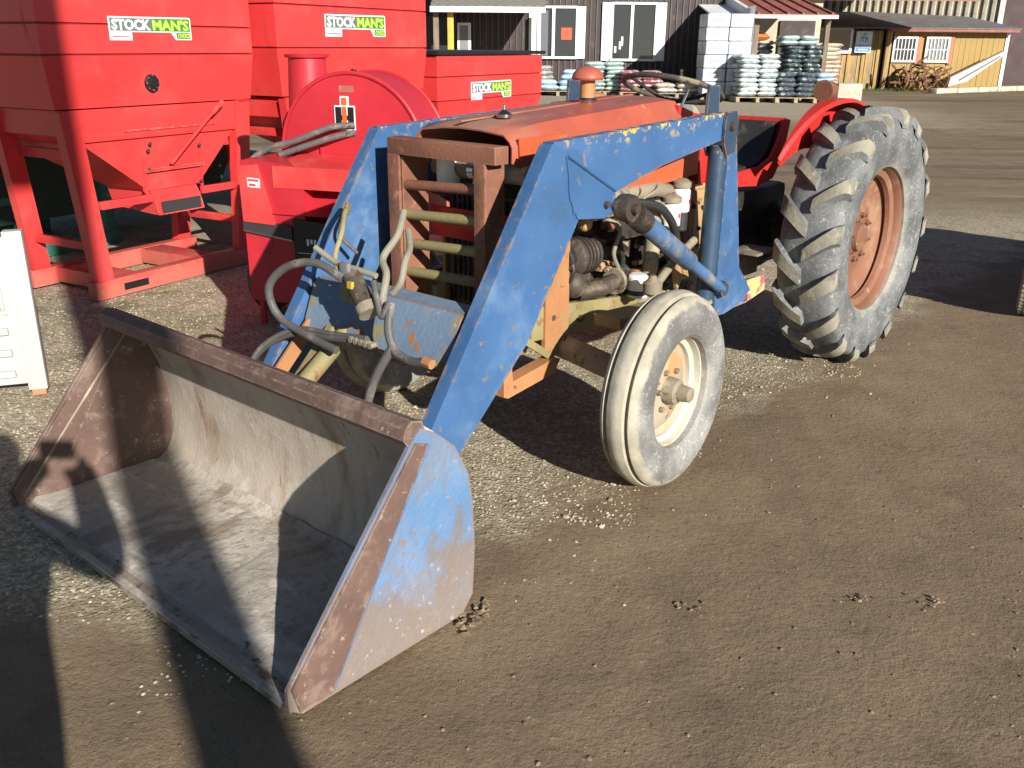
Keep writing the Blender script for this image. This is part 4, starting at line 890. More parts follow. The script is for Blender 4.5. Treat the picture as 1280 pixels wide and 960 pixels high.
obj('foot', bx(.32, .37, -.25, -.20, .0, .20), M['blower'], bl, bev=.004)

# ---------------------------------------------------------------- white ribbed panel box at the left edge
wp = thing('steel_gate', 'white painted ribbed steel gate panel cut off by the left edge', 'gate panel', (-2.15, 4.03, 0), radians(199))
obj('sheet', bx(.081, 1.1, -.002, .02, .06, .735), M['white_paint'], wp, bev=.004)
for x in (0, 1.101): obj('end_post', bx(x, x+.08, -.03, .035, .03, .76), M['white_paint'], wp, bev=.006)
for z in (.10, .20, .30): obj('rib', bx(.12, 1.05, .021, .045, z, z+.03), M['white_paint'], wp, bev=.005)
for a_ in ((.12, .135, .41, .69), (1.02, 1.035, .41, .69), (.136, 1.019, .41, .425), (.136, 1.019, .675, .69)): obj('panel_moulding', bx(a_[0], a_[1], .021, .032, a_[2], a_[3]), M['white_paint'], wp, bev=.003)
for x in (.01, 1.11): obj('foot', bx(x, x+.06, -.02, .025, 0, .029), M['orange_rust'], wp, bev=.003)
obj('brace', tube([(.9, -.03, .6), (.9, -.5, .02)], .018, 8), M['white_paint'], wp)

# ---------------------------------------------------------------- wagon parked at the right (its tyre shows in the photo)
wg = thing('farm_wagon', 'farm wagon standing past the right edge, one dusty tyre showing', 'wagon', (3.02, 5.20, 0), radians(-42))
def wagon_wheel(x, y, a=0):
    wh = hub('wheel', wg, (x, y, .215), (0, 0, a))
    obj('tyre', lathe([(.11, -.05), (.14, -.068), (.19, -.066), (.207, -.05), (.213, 0), (.207, .05), (.19, .066), (.14, .068), (.11, .05)], 40, None, 'x', closed=True), M['tyre_plain'], wh)
    bm = B()
    for i in range(44):
        for q in range(4):
            a = 2*pi*(i+.5*(q % 2))/44; box(bm, (-.045+.03*q, .214*cos(a), .214*sin(a)), (.022, .016, .012), Matrix.Rotation(a-pi/2, 3, 'X'))
    obj('tread', bm, M['rub_lug'], wh, smooth=0)['kind'] = 'stuff'
    obj('rim', lathe([(.112, -.045), (.04, -.02), (.04, .02), (.112, .045)], 24, None, 'x'), M['white_paint'], wh)
wagon_wheel(-.105, .36, radians(13))
for x, y in ((.02, 1.6), (1.9, .3), (1.9, 1.6)): wagon_wheel(x, y)
for y in (.32, 1.6): obj('axle', tube([(-.02, y, .215), (1.88, y, .215)], .03, 10), M['dark'], wg)
obj('deck', bx(.06, 2.0, 0, 2.0, .40, .47), M['iron_dust'], wg, bev=.006)
for a_ in ((.06, .09, 0, 2.0), (1.97, 2.0, 0, 2.0), (.091, 1.969, 0, .03), (.091, 1.969, 1.97, 2.0)): obj('side_board', bx(*a_, .471, 1.06), M['iron_dust'], wg, bev=.004)

# ---------------------------------------------------------------- pole and photographer behind the camera (their shadows fall into the picture)
D = Vector((.469, -.883))
pb = Vector((-.575, 1.66)) + D*6.2
pl = thing('utility_pole', 'tall round timber pole behind the photographer, casting the long shadow', 'pole', (pb.x, pb.y, 0))
M['timber'] = paint('grey_timber', (.20, .15, .10), .85, 0, [((.10, .08, .06), 8, .5, .7, (4, 4, .3))], bump=.3)
obj('shaft', tube([(0, 0, -.05), (0, 0, 7.2)], [.125, .105], 20), M['timber'], pl)
obj('shadow_can', lathe([(.05, 5.2), (.21, 5.25), (.22, 5.9), (.21, 6.55), (.05, 6.6)], 24, None, 'z', (-.27, -.145, 0)), M['dkgrey'], pl)  # added can, out of view, so its shadow darkens the first hopper's left side
obj('cross_arm', bx(-.9, .9, -.06, .06, 6.7, 6.82), M['timber'], pl, bev=.01)
for x in (-.8, .8): obj('insulator', lathe([(.03, 0), (.045, .04), (.03, .1), (.02, .12)], 12, None, 'z', (x, 0, 6.82)), M['white'], pl)
def person():
    t = thing('person', 'person in dark jacket holding a camera up with both hands', 'person', (-.07, -.42, 0))
    V = [(0, 0, .95), (0, 0, 1.15), (0, .01, 1.38), (0, .02, 1.50), (0, .05, 1.60), (0, .07, 1.70),
         (-.10, 0, .90), (-.11, .03, .50), (-.12, 0, .09), (-.13, .16, .04), (.10, 0, .90), (.11, .03, .50), (.12, 0, .09), (.13, .16, .04),
         (.19, .0, 1.44), (.35, .06, 1.31), (.21, .28, 1.45), (.165, .33, 1.53), (-.19, .0, 1.44), (-.24, .12, 1.24), (-.03, .27, 1.46), (.045, .33, 1.55)]
    E_ = [(0, 1), (1, 2), (2, 3), (3, 4), (4, 5), (0, 6), (6, 7), (7, 8), (8, 9), (0, 10), (10, 11), (11, 12), (12, 13), (2, 14), (14, 15), (15, 16), (16, 17), (2, 18), (18, 19), (19, 20), (20, 21)]
    Rd = [.17, .15, .18, .06, .085, .09, .10, .07, .05, .04, .10, .07, .05, .04, .085, .075, .06, .05, .085, .075, .065, .055]
    me = bpy.data.meshes.new('body'); me.from_pydata(V, E_, [])
    o = bpy.data.objects.new('body', me); col.objects.link(o); o.parent = t
    sk = o.modifiers.new('skin', 'SKIN')
    for v, r in zip(me.skin_vertices[0].data, Rd): v.radius = (r, r*.8)
    me.skin_vertices[0].data[0].use_root = True
    o.modifiers.new('sub', 'SUBSURF').levels = 2; o.modifiers['sub'].render_levels = 2
    me.materials.append(paint('dark_cloth', (.03, .035, .05), .9))
    M['skin'] = plain('skin', (.45, .26, .19), .6)
    for s, hx in ((1, .17), (-1, .04)):
        for i in range(4): obj('finger', tube([(hx+.015*s, .30, 1.49+.018*i), (hx+.02*s-.0, .335, 1.492+.018*i), (hx-.01*s, .35, 1.492+.018*i)], [.009, .0085, .0075], 8), M['skin'], o)
        obj('thumb', tube([(hx, .29, 1.495), (hx-.02*s, .27, 1.515), (hx-.025*s, .28, 1.54)], [.011, .010, .008], 8), M['skin'], o)
    hd = obj('head', ball((0, .07, 1.655), (.078, .098, .12), 20), M['skin'], o)
    obj('hair', ball((0, .045, 1.69), (.084, .094, .10), 16), plain('hair', (.05, .03, .02), .8), o)
    obj('nose', ball((0, .165, 1.65), (.012, .02, .02), 8), M['skin'], o)
    for s in (1, -1):
        obj('ear', ball((s*.08, .06, 1.65), (.012, .02, .03), 8), M['skin'], o); obj('eye', ball((s*.03, .158, 1.67), (.011, .008, .008), 8), M['white'], o)
    obj('mouth', ball((0, .16, 1.605), (.025, .008, .006), 8), plain('lips', (.4, .12, .1)), o)
person()

# ---------------------------------------------------------------- timber-brown shop building
M['brown_metal'] = paint('dark_brown_siding', (.034, .022, .021), .6, 0, [((.09, .07, .06), 3, .55, .75)], var=.15, bump=.05)
M['rib_metal'] = paint('lit_siding_rib', (.12, .085, .08), .45, 0, [], var=.1, bump=.04)  # coloured paler than the sheet so the ribs look like sunlit edges
M['trim'] = paint('white_trim', (.70, .71, .72), .5, 0, [((.5, .5, .48), 6, .58, .75)], var=.05, bump=.04)
def glass(name, tint):
    m, k, p = newmat(name); p.inputs['Base Color'].default_value = (*tint, 1); p.inputs['Roughness'].default_value = .04
    p.inputs['Specular IOR Level'].default_value = .45
    return m
M['glass'] = glass('dark_window_glass', (.035, .04, .045)); M['glass_pale'] = glass('pale_window_glass', (.22, .23, .22))
G = .15
bb = thing('shop_building', 'dark brown metal-clad shop building with white-framed windows', 'building', (0, 30, 0))
obj('wall', bx(-8, 6.35, 0, .2, G, 5.2), M['brown_metal'], bb)
obj('wall', bx(-8, 6.35, .2, 8, G, 5.2), M['brown_metal'], bb)
bm0 = bx(-.014, .014, -.035, 0, G, 5.19); rib = obj('rib', bm0, M['rib_metal'], bb, smooth=0)
wins = [(.58, 2.10, 1.17, 2.60), (2.62, 4.52, 1.12, 2.72)]
i = 0; x = -7.9; first = True
while x < 6.3:
    if not any(a-.05 < x < b+.05 for a, b, _, _ in wins):
        if first: rib.location.x = x; first = False
        else:
            c = rib.copy(); col.objects.link(c); c.parent = bb; c.location.x = x
    else:
        for a, b, z0, z1 in wins:
            if a-.05 < x < b+.05:
                for q0, q1 in ((G, z0-.06), (z1+.06, 5.19)): obj('rib', bx(x-.018, x+.018, -.035, 0, q0, q1), M['rib_metal'], bb, smooth=0)
    x += .185
def window(parent, x0, x1, z0, z1, sh, mid, y=-.05, gl='glass'):
    w_ = obj('window', bx(x0+sh, x1-sh, y-.005, y+.03, z0, z1), M[gl], parent)
    obj('frame', bx(x0+sh-.06, x1-sh+.06, y-.05, y-.006, z1, z1+.07), M['trim'], w_, bev=.004); obj('sill', bx(x0+sh-.06, x1-sh+.06, y-.08, y-.006, z0-.07, z0), M['trim'], w_, bev=.004)
    for q in (x0+sh-.06, x1-sh): obj('frame', bx(q, q+.06, y-.05, y-.006, z0, z1), M['trim'], w_, bev=.004)
    obj('mullion', bx(mid-.045, mid+.045, y-.045, y-.006, z0, z1), M['trim'], w_, bev=.004)
    for q in (x0, x1-sh+.065):
        s_ = obj('shutter', bx(q, q+sh-.07, y-.03, y+.02, z0-.06, z1+.06), M['trim'], w_, bev=.004)
        for g_ in (.33, .66): obj('groove', bx(q+(sh-.07)*g_-.008, q+(sh-.07)*g_+.008, y-.036, y-.0305, z0-.04, z1+.04), M['trim'], s_)
    return w_
w1 = window(bb, .42, 2.13, 1.20, 2.56, .30, 1.16); w2 = window(bb, 2.62, 4.55, 1.15, 2.68, .34, 3.52)
obj('notice', bx(1.40, 1.72, -.062, -.057, 1.68, 2.02), plain('red_notice', (.55, .08, .03), .6), w1)
obj('curtain', bx(.75, 1.0, -.060, -.0555, 1.22, 2.5), plain('grey_blind', (.12, .12, .14), .7), w1)
for i, q in enumerate((3.02, 3.16, 3.22)): obj('sticker', bx(q, q+.06, -.060, -.0555, 1.32+.1*i, 1.5+.14*i), M['white'], w2)
# porch on the left
pr = thing('porch', 'grey shingled porch roof with a yellow post in front of the shop', 'porch', (0, 27.9, 0))
obj('roof', prism([(-.25, 2.52), (2.05, 3.3), (2.05, 3.2), (-.25, 2.40)], -2.35, .83, axis='x'), M['iron_dust'], pr)
sh_ = paint('grey_shingle', (.22, .21, .18), .9, 0, [((.12, .11, .10), 12, .5, .65)], bump=.3)
sg = obj('shingle', bx(-.13, .13, 0, .22, 0, .02), sh_, pr, smooth=0, rot=(math.atan2(.78, 2.3), 0, 0), loc=(-2.2, -.27, 2.525))
for r_ in range(5):
    for c_ in range(12):
        if r_ == 0 and c_ == 0: continue
        q = sg.copy(); col.objects.link(q); q.parent = pr; q.location = (-2.2+.265*c_+(.06 if r_ % 2 else 0), -.27+.2*r_, 2.525+.0678*r_+.004*(r_ % 2))
obj('fascia', bx(-2.36, .84, -.30, -.26, 2.36, 2.51), M['trim'], pr, bev=.004)
obj('post', bx(-1.90, -1.73, 0, .16, G, 2.37), paint('yellow_post', (.55, .36, .05), .6), pr, bev=.006)
obj('post', bx(-2.3, -2.15, 0, .16, G, 2.37), M['timber'], pr, bev=.006)
dp = obj('door', bx(-1.70, -1.30, 1.3, 1.36, G, 2.12), M['trim'], pr, bev=.004)
obj('door_glass', bx(-1.63, -1.38, 1.292, 1.2995, 1.0, 2.05), M['glass_pale'], dp)
obj('doorway', bx(-2.9, -1.95, 1.6, 1.9, G, 2.3), M['black'], pr)
obj('downpipe', tube([(.70, 1.5, G), (.70, 1.5, 2.5)], .07, 10), M['trim'], pr)

# ---------------------------------------------------------------- red-roofed lean-to
rr = thing('lean_to_shed', 'open lean-to with low red-brown roof and white edge boards', 'lean-to', (0, 27, 0))
M['red_roof'] = paint('red_brown_roof_metal', (.27, .085, .06), .55, 0, [((.34, .14, .10), 3, .5, .7), ((.18, .06, .05), 12, .6, .7)], var=.1, bump=.04)
obj('roof_sheet', prism([(0, 2.36), (8.6, 3.75), (8.6, 3.65), (0, 2.27)], 6.42, 8.75, axis='x'), M['red_roof'], rr)
obj('roof_sheet', prism([(4.0, 3.02), (12.0, 4.35), (12.0, 4.2), (4.0, 2.9)], 8.76, 14.4, axis='x'), M['red_roof'], rr)
rb = obj('roof_rib', prism([(-.01, 2.36), (8.6, 3.752), (8.6, 3.80), (-.01, 2.40)], -.025, .025, axis='x'), M['red_roof'], rr, smooth=0, loc=(6.6, 0, 0))
for i in range(1, 6):
    q = rb.copy(); col.objects.link(q); q.parent = rr; q.location.x = 6.6+.4*i
obj('edge_board', prism([(-.05, 2.22), (8.6, 3.60), (8.6, 3.86), (-.05, 2.47)], 6.30, 6.42, axis='x'), M['trim'], rr, bev=.006)
obj('edge_board', prism([(-.05, 2.18), (5.0, 2.98), (5.0, 3.02), (-.05, 2.22)], 5.5, 6.299, axis='x'), M['trim'], rr)
obj('gutter', bx(6.42, 8.75, -.06, -.003, 2.25, 2.34), M['trim'], rr, bev=.01)
obj('back_wall', bx(6.4, 9.6, 4.2, 4.3, G, 2.95), paint('pale_cream_wall', (.46, .41, .31), .8), rr)
obj('door', bx(8.3, 9.4, 4.1, 4.199, G, 2.3), M['brown_metal'], rr)
for x in (6.6, 8.55): obj('post', bx(x, x+.12, .3, .42, G, 2.35), M['timber'], rr)

# ---------------------------------------------------------------- yellow board shed
M['yellow'] = paint('yellow_stained_board', (.34, .225, .065), .7, 0, [((.41, .29, .10), 3, .5, .7, (2, 2, .3)), ((.34, .17, .04), 8, .56, .7, (3, 3, .25))], var=.12, bump=.15)
M['old_wood'] = paint('weathered_board', (.27, .20, .12), .8, 0, [((.45, .28, .07), 3, .48, .62, (3, 3, .3)), ((.13, .10, .08), 9, .55, .7, (3, 3, .2))], var=.2, bump=.2)
ys_ = thing('board_shed', 'yellow vertical-board shed with two small white-framed windows', 'shed', (0, 34, 0))
obj('wall', bx(13.02, 16.85, .03, 4, G, 2.12), M['dkgrey'], ys_)
bd = obj('board', bx(0, .188, 0, .028, G-.02, 2.10), M['yellow'], ys_, smooth=0, bev=.006, seg=1, loc=(13.02, 0, 0))
for i in range(1, 20):
    q = bd.copy(); col.objects.link(q); q.parent = ys_; q.location = (13.02+.1915*i, rnd.uniform(-.008, .004), rnd.uniform(-.01, .01))
for x0 in (13.0, 14.12):
    w_ = obj('window', bx(x0+.05, x0+.77, -.055, -.02, 1.13, 1.82), M['glass_pale'] if x0 > 14 else M['glass'], ys_)
    for a in ((x0, x0+.07), (x0+.75, x0+.82)): obj('frame', bx(a[0], a[1], -.10, -.056, 1.06, 1.89), M['trim'], w_)
    for a in ((1.06, 1.13), (1.82, 1.89)): obj('frame', bx(x0+.071, x0+.749, -.10, -.056, a[0], a[1]), M['trim'], w_)
    for i in range(1, 6): obj('glazing_bar', bx(x0+.05+.12*i-.013, x0+.05+.12*i+.013, -.085, -.056, 1.131, 1.819), M['trim'], w_)
    obj('glazing_bar', bx(x0+.072, x0+.748, -.088, -.0855, 1.46, 1.49), M['trim'], w_)
    obj('side_trim', bx(x0+.83, x0+.97, -.07, -.035, 1.0, 1.92), paint('faded_red_trim', (.42, .16, .09), .7), w_)
obj('fascia', bx(12.75, 17.1, -.42, -.36, 2.04, 2.17), M['red_roof'], ys_, bev=.006)
obj('soffit', bx(12.75, 17.05, -.36, .0, 2.10, 2.125), M['old_wood'], ys_)
M['grey_roof'] = paint('dark_grey_roofing', (.13, .12, .12), .8, 0, [((.19, .18, .17), 4, .5, .7)], bump=.2)
obj('roof', prism([(-.44, 2.175), (5.5, 2.85), (5.5, 2.75), (-.44, 2.13)], 9.2, 17.15, axis='x'), M['grey_roof'], ys_)
obj('corner_post', bx(12.78, 12.95, -.06, .1, G, 2.09), M['old_wood'], ys_, bev=.006)
obj('corner_board', bx(16.86, 16.98, -.03, .1, G, 2.09), M['trim'], ys_)
an = thing('shed_annex', 'weathered board annex with a dark window left of the yellow shed', 'shed', (0, 34.2, 0))
obj('wall', bx(10.0, 12.76, .04, 3, G, 2.10), M['dkgrey'], an)
b2 = obj('board', bx(0, .26, 0, .03, G-.02, 2.08), M['old_wood'], an, smooth=0, bev=.006, seg=1, loc=(10.0, 0, 0))
for i in range(1, 10):
    q = b2.copy(); col.objects.link(q); q.parent = an; q.location = (10.0+.275*i, rnd.uniform(-.008, .004), 0)
for i in range(5): obj('batten', bx(10.55+.5*i, 10.66+.5*i, -.05, -.012, G, 2.08), M['yellow'], an, bev=.004) if i != 1 else None
wn = obj('window', bx(10.45, 11.55, -.09, -.055, 1.42, 2.10), M['glass'], an)
for a in ((10.36, 10.45), (11.55, 11.64)): obj('frame', bx(*a, -.12, -.056, 1.33, 2.19), M['trim'], wn)
for a in ((1.33, 1.42), (2.10, 2.19)): obj('frame', bx(10.451, 11.549, -.12, -.056, *a), M['trim'], wn)
sgn = thing('sign_board', 'small blue and white sign board on the shed annex', 'sign', (11.72, 33.98, 0))
obj('panel', bx(0, .55, 0, .03, 1.36, 2.05), plain('sign_white_blue', (.62, .74, .80), .5), sgn, bev=.004)
obj('blue_band', bx(.02, .53, -.004, -.001, 1.39, 1.53), plain('sign_blue', (.05, .20, .45), .5), sgn)
obj('blue_band', bx(.02, .53, -.004, -.001, 1.585, 1.615), plain('sign_blue_line', (.08, .28, .5), .5), sgn)
obj('white_line', bx(.12, .43, -.007, -.005, 1.445, 1.475), M['white'], sgn)
for a, b_, c_, d_ in ((.15, .22, 1.72, 1.92), (.24, .30, 1.76, 1.96), (.33, .38, 1.70, 1.90)):
    obj('mark', tube([(a, -.003, c_), ((a+b_)/2, -.003, (c_+d_)/2+.04), (b_, -.003, d_-.05), (b_+.04, -.003, c_)], .012, 6, sm=4), plain('sign_mark', (.10, .30, .42), .5), sgn)
obj('mark', prism([(.16, 1.93), (.30, 2.0), (.42, 1.93), (.30, 1.955)], -.005, -.002), plain('sign_green', (.05, .25, .2), .5), sgn)
# ribbed steel wall behind, dark barn on the right
rw = thing('ribbed_steel_barn', 'tall pale ribbed steel barn wall above the shed roof', 'barn', (11.2, 41.2, 0), math.atan2(-4.6, 8.0))
M['rib_steel'] = paint('pale_ribbed_steel', (.46, .42, .33), .5, .2, [((.25, .23, .18), 5, .5, .7)], var=.1, bump=.05)
obj('wall', bx(-2, 7.9, .03, .2, G, 9), paint('shaded_steel_sheet', (.20, .17, .13), .6), rw)  # sheet colour kept darker than the ribs to paint the shade between them
r0_ = obj('rib', prism([(-.09, .03), (-.055, -.04), (.055, -.04), (.09, .03)], 0.2, 9, axis='z'), M['rib_steel'], rw, smooth=0, loc=(-1.9, 0, 0))
for i in range(1, 33):
    q = r0_.copy(); col.objects.link(q); q.parent = rw; q.location.x = -1.9+.30*i
obj('corner_trim', bx(7.9, 8.06, -.08, .25, G, 9), M['trim'], rw)
db = thing('dark_barn', 'dark maroon barn at the far right', 'barn', (17.2, 41, 0))
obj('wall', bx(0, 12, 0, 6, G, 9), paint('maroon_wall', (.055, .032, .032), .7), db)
obj('post', bx(1.0, 1.2, -2.3, -2.1, G, 6), M['timber'], db)
obj('roof_edge', bx(-.2, 12, -2.6, 0, 5.9, 6.1), M['brown_metal'], db)

# ---------------------------------------------------------------- things along the buildings
kb = thing('kerb', 'pale concrete kerb blocks in front of the yellow shed', 'kerb', (0, 0, 0))
M['concrete'] = paint('pale_concrete', (.46, .42, .33), .85, 0, [((.30, .27, .2), 5, .5, .7)], bump=.2)
a_, b_ = Vector((13.6, 31.6)), Vector((19.5, 35.5)); kd = (b_-a_).normalized(); kl = (b_-a_).length
for i in range(6):
    o = obj('kerb_block', bx(0, kl/6-.03, -.15, .15, -.02, .15), M['concrete'], kb, bev=.02, loc=(a_.x+kd.x*kl/6*i, a_.y+kd.y*kl/6*i, G), rot=(0, 0, math.atan2(kd.y, kd.x)))
M['grass'] = plain('short_green_grass', (.07, .13, .025), .9)
def tufts(name, label, spots, n, h):
    V, F = [], []
    for (cx, cy, rx, ry) in spots:
        for i in range(n):
            x, y = cx+rnd.gauss(0, rx), cy+rnd.gauss(0, ry); z = gh(x, y); a = rnd.random()*6.28; l = h*rnd.uniform(.4, 1); b = len(V); wd = h*.07
            V += [(x-wd*cos(a), y-wd*sin(a), z), (x+wd*cos(a), y+wd*sin(a), z), (x+l*.5*sin(a)*rnd.uniform(-1, 1), y+l*.5*cos(a)*rnd.uniform(-1, 1), z+l)]
            F.append((b, b+1, b+2))
    me = bpy.data.meshes.new(name); me.from_pydata(V, [], F); me.materials.append(M['grass'])
    o = bpy.data.objects.new(name, me); col.objects.link(o); tag(o, label, 'grass', kind='stuff')
tufts('grass', 'thin grass growing in the gravel by the hoppers', [(-2.1, 5.3, .25, .12), (-2.7, 5.0, .2, .2), (-1.9, 5.0, .2, .1), (-1.6, 4.6, .12, .08), (-2.3, 6.1, .3, .2), (-1.45, 4.1, .05, .05)], 420, .022)
tufts('grass', 'green grass strip against the shed wall', [(12.4, 33.2, .7, .25), (14.5, 33.4, 1.2, .2)], 500, .12)
cbk = tag(obj('concrete_block', bx(8.30, 8.92, 24.9, 25.5, .12, .66), M['concrete'], None, bev=.02), 'pale square concrete block beyond the rear fender', 'concrete block')
# old implement with spoked wheels
oi = thing('old_implement', 'rusty antique farm implement with spoked wheels by the yellow shed', 'farm implement', (12.9, 33.0, G))
M['old_rust'] = paint('old_brown_rust', (.14, .07, .035), .8, 0, [((.25, .14, .07), 10, .5, .65), ((.06, .035, .02), 14, .55, .7)], bump=.3)
for j, (x, y, r, a) in enumerate(((.12, 0, .36, .5), (.45, .3, .33, .3), (.95, -.05, .40, .9), (1.40, .1, .40, 1.2))):
    wh = hub('spoked_wheel', oi, (x, y, r), (0, 0, a))
    obj('wheel_rim', lathe([(r, -.05), (r, .05), (r-.03, .05), (r-.03, -.05)], 28, None, 'x', closed=True), M['old_rust'], wh)
    for i in range(10):
        b = 2*pi*i/10; obj('spoke', tube([(0, 0, 0), (0, (r-.02)*cos(b), (r-.02)*sin(b))], .012, 6), M['old_rust'], wh)
    obj('hub', lathe([(.06, -.09), (.06, .09)], 12, None, 'x'), M['old_rust'], wh)
for i in range(60):
    x, y, z = rnd.uniform(.1, 1.4), rnd.uniform(-.2, .3), rnd.uniform(.15, .7)
    obj('frame_bar', tube([(x, y, z), (x+rnd.gauss(0, .3), y+rnd.gauss(0, .15), max(.06, z+rnd.gauss(0, .25)))], rnd.uniform(.015, .035), 6), M['old_rust'], oi)
obj('seat_pan', lathe([(.02, 0), (.14, .02), (.18, .08), (.175, .09), (.13, .035)], 18, None, 'z', (.78, 0, .78)), M['old_rust'], oi)
wt = thing('loading_chute', 'long white trough leaning up against the yellow shed', 'trough', (14.75, 33.35, .40), 0)
obj('trough', prism([(0, -.10), (.05, .20), (1.70, 1.05), (1.74, .92), (.60, .06)], -.22, .0), M['white_paint'], wt, bev=.006)
obj('inner_ridge', prism([(.35, .14), (1.60, .90), (1.60, .87), (.35, .09)], -.24, -.221), M['dkgrey'], wt)
obj('stand', prism([(1.55, .86), (1.66, .96), (1.72, .92), (1.60, .82)], .001, .3), M['white_paint'], wt)
obj('foot', prism([(0, -.26), (.0, -.05), (.08, -.05), (.08, -.26)], -.12, -.04), M['dkgrey'], wt)
# pallets, sacks and cartons
def sack_mesh(L, W_, H, seed):
    bm = B(); n, m_ = 10, 8; rows = []
    for s in (1, -1):
        g = []
        for i in range(n+1):
            r = []
            for j in range(m_+1):
                u, v = -1+2*i/n, -1+2*j/m_
                e = (max(0, 1-abs(u)**5)*max(0, 1-abs(v)**4))**.5
                k = 1+.12*noise.noise((u*2+seed, v*2, s*2.))
                pin = 1-.06*abs(u)*abs(v)
                r.append(bm.verts.new((u*L/2*pin, v*W_/2*pin, H/2+s*H/2*e*k*.98)))
            g.append(r)
        for i in range(n):
            for j in range(m_): bm.faces.new((g[i][j], g[i+1][j], g[i+1][j+1], g[i][j+1]))
        rows.append(g)
    bmesh.ops.remove_doubles(bm, verts=bm.verts[:], dist=.0008)
    return bm
def pallet_mesh(W_, D_):
    bm = B(); n = 7
    for i in range(n): box(bm, (0, -D_/2+D_*(i+.5)/n, .125), (W_, D_/n*.75, .02))
    for x in (-W_/2+.05, 0, W_/2-.05): box(bm, (x, 0, .0675), (.09, D_*.97, .09)); box(bm, (x, 0, .0115), (.1, D_, .02))
    return bm
M['pallet'] = paint('pale_pallet_wood', (.34, .27, .18), .85, 0, [((.18, .14, .1), 8, .5, .7)], bump=.2)
def plastic(name, c, c2, sc=9, lo=.5, hi=.6): return paint(name, c, .38, 0, [(c2, sc, lo, hi)], var=.1, bump=.35, bs=14)
def pallet(x, y, wd, dp, label, rz=0):
    o = tag(obj('pallet', pallet_mesh(wd, dp), M['pallet'], None, 0, loc=(x, y, gz(x, y)), rot=(0, 0, rz)), label, 'pallet', 'pallets along the buildings'); return o
SK = {}
ORD = ['bottom', 'second', 'third', 'fourth', 'fifth', 'sixth', 'seventh', 'eighth', 'ninth', 'tenth', 'eleventh', 'twelfth']
def where(i, j, k, nx_, ny_, nz):
    a = ['left', 'right'][i] if nx_ > 1 else ''
    b = ['front', 'rear'][j] if ny_ > 1 else ''
    c = 'top layer' if k == nz-1 else ORD[k]+' layer'
    return ', '+' '.join(q for q in (b, a) if q)+(', ' if a or b else '')+c
def stack(x, y, nx_, ny_, nz, L, W_, H, mats, label, group, z0=.138, jit=.045, rz=0):
    for k in range(nz):
        for i in range(nx_):
            for j in range(ny_):
                mt = mats[k % len(mats)] if isinstance(mats, list) else mats
                key = (L, W_, H, mt.name, (i+j+k) % 3)
                dx, dy = (i-(nx_-1)/2)*L*1.0, (j-(ny_-1)/2)*W_*1.0
                P = (x+dx*cos(rz)-dy*sin(rz)+rnd.uniform(-jit, jit), y+dx*sin(rz)+dy*cos(rz)+rnd.uniform(-jit, jit), gz(x, y)+z0+k*H*.93+rnd.uniform(0, .006))
                if key not in SK:
                    o = obj('feed_sack', sack_mesh(L*1.03, W_*1.05, H, key[4]*5.3), mt, None, 60); SK[key] = o
                else:
                    o = SK[key].copy(); col.objects.link(o)
                o.location = P; o.rotation_euler = (rnd.uniform(-.05, .05), rnd.uniform(-.05, .05), rz+rnd.uniform(-.11, .11)+(pi if rnd.random() < .5 else 0)); tag(o, label+where(i, j, k, nx_, ny_, nz), 'sack', group)
wht = plastic('white_sack', (.68, .72, .72), (.34, .46, .48)); drk = plastic('dark_blue_grey_sack', (.09, .11, .13), (.42, .52, .56), 9, .53, .60)
tel = plastic('dark_teal_sack', (.07, .09, .095), (.36, .47, .46), 7, .5, .58); min_ = plastic('mint_sack', (.46, .58, .54), (.24, .38, .36))
pnk = plastic('maroon_and_pink_sack', (.36, .13, .15), (.70, .55, .56), 10, .5, .6); lbl = plastic('pale_blue_sack', (.48, .64, .74), (.25, .42, .60))
gry = plastic('mottled_grey_sack', (.35, .32, .30), (.62, .58, .56), 14, .48, .55); crm = plastic('cream_and_red_sack', (.62, .54, .44), (.45, .16, .13), 8, .55, .62)
pallet(6.40, 26.0, 1.15, 1.1, 'pallet under the tall white sacks beside the cartons')
stack(6.40, 26.0, 2, 2, 9, .52, .5, .125, wht, 'white sack beside the carton pile', 'white sacks beside the cartons')
pallet(7.38, 25.9, 1.10, 1.1, 'pallet under the low stack of dark sacks')
stack(7.38, 25.9, 2, 2, 5, .50, .5, .13, drk, 'dark blue-grey sack in the low stack', 'dark sacks in front')
pallet(7.95, 27.4, 1.15, 1.1, 'pallet under the tall dark teal sacks')
stack(7.95, 27.4, 2, 2, 11, .50, .5, .125, [tel, drk, tel], 'dark teal sack in the tall rear stack', 'dark teal sacks behind')
stack(7.75, 27.3, 2, 2, 2, .50, .46, .13, min_, 'pale mint sack lying on top of the dark teal stack', 'mint sacks on top', z0=.138+11*.125*.93, jit=.06)
pallet(6.85, 28.2, 1.0, 1.0, 'pallet under the mixed sacks below the red roof')
stack(6.85, 28.2, 2, 2, 12, .46, .45, .125, [gry, drk, crm], 'sack in the mixed stack under the red roof', 'mixed sacks under the roof')
tp = tag(obj('tarpaulin', sack_mesh(.9, .8, .22, 3), plain('orange_cover', (.65, .18, .05), .6), None, 60, loc=(6.75, 28.1, .14+.138+12*.1165)), 'orange cover on the sacks under the red roof', 'cover')
pallet(8.85, 27.9, .7, 1.0, 'pallet under the narrow cream stack by the annex window')
stack(8.85, 27.9, 1, 2, 12, .58, .48, .12, crm, 'cream sack in the narrow stack by the annex', 'cream sacks by the annex')
stack(8.45, 26.7, 1, 1, 2, .5, .45, .14, lbl, 'pale blue sack on a small pile by the concrete block', 'pale blue sacks right', z0=.45)
tag(obj('crate', bx(8.2, 8.7, 26.45, 26.95, .14, .585), M['old_wood'], None, bev=.01), 'small wooden crate under pale blue sacks', 'crate')
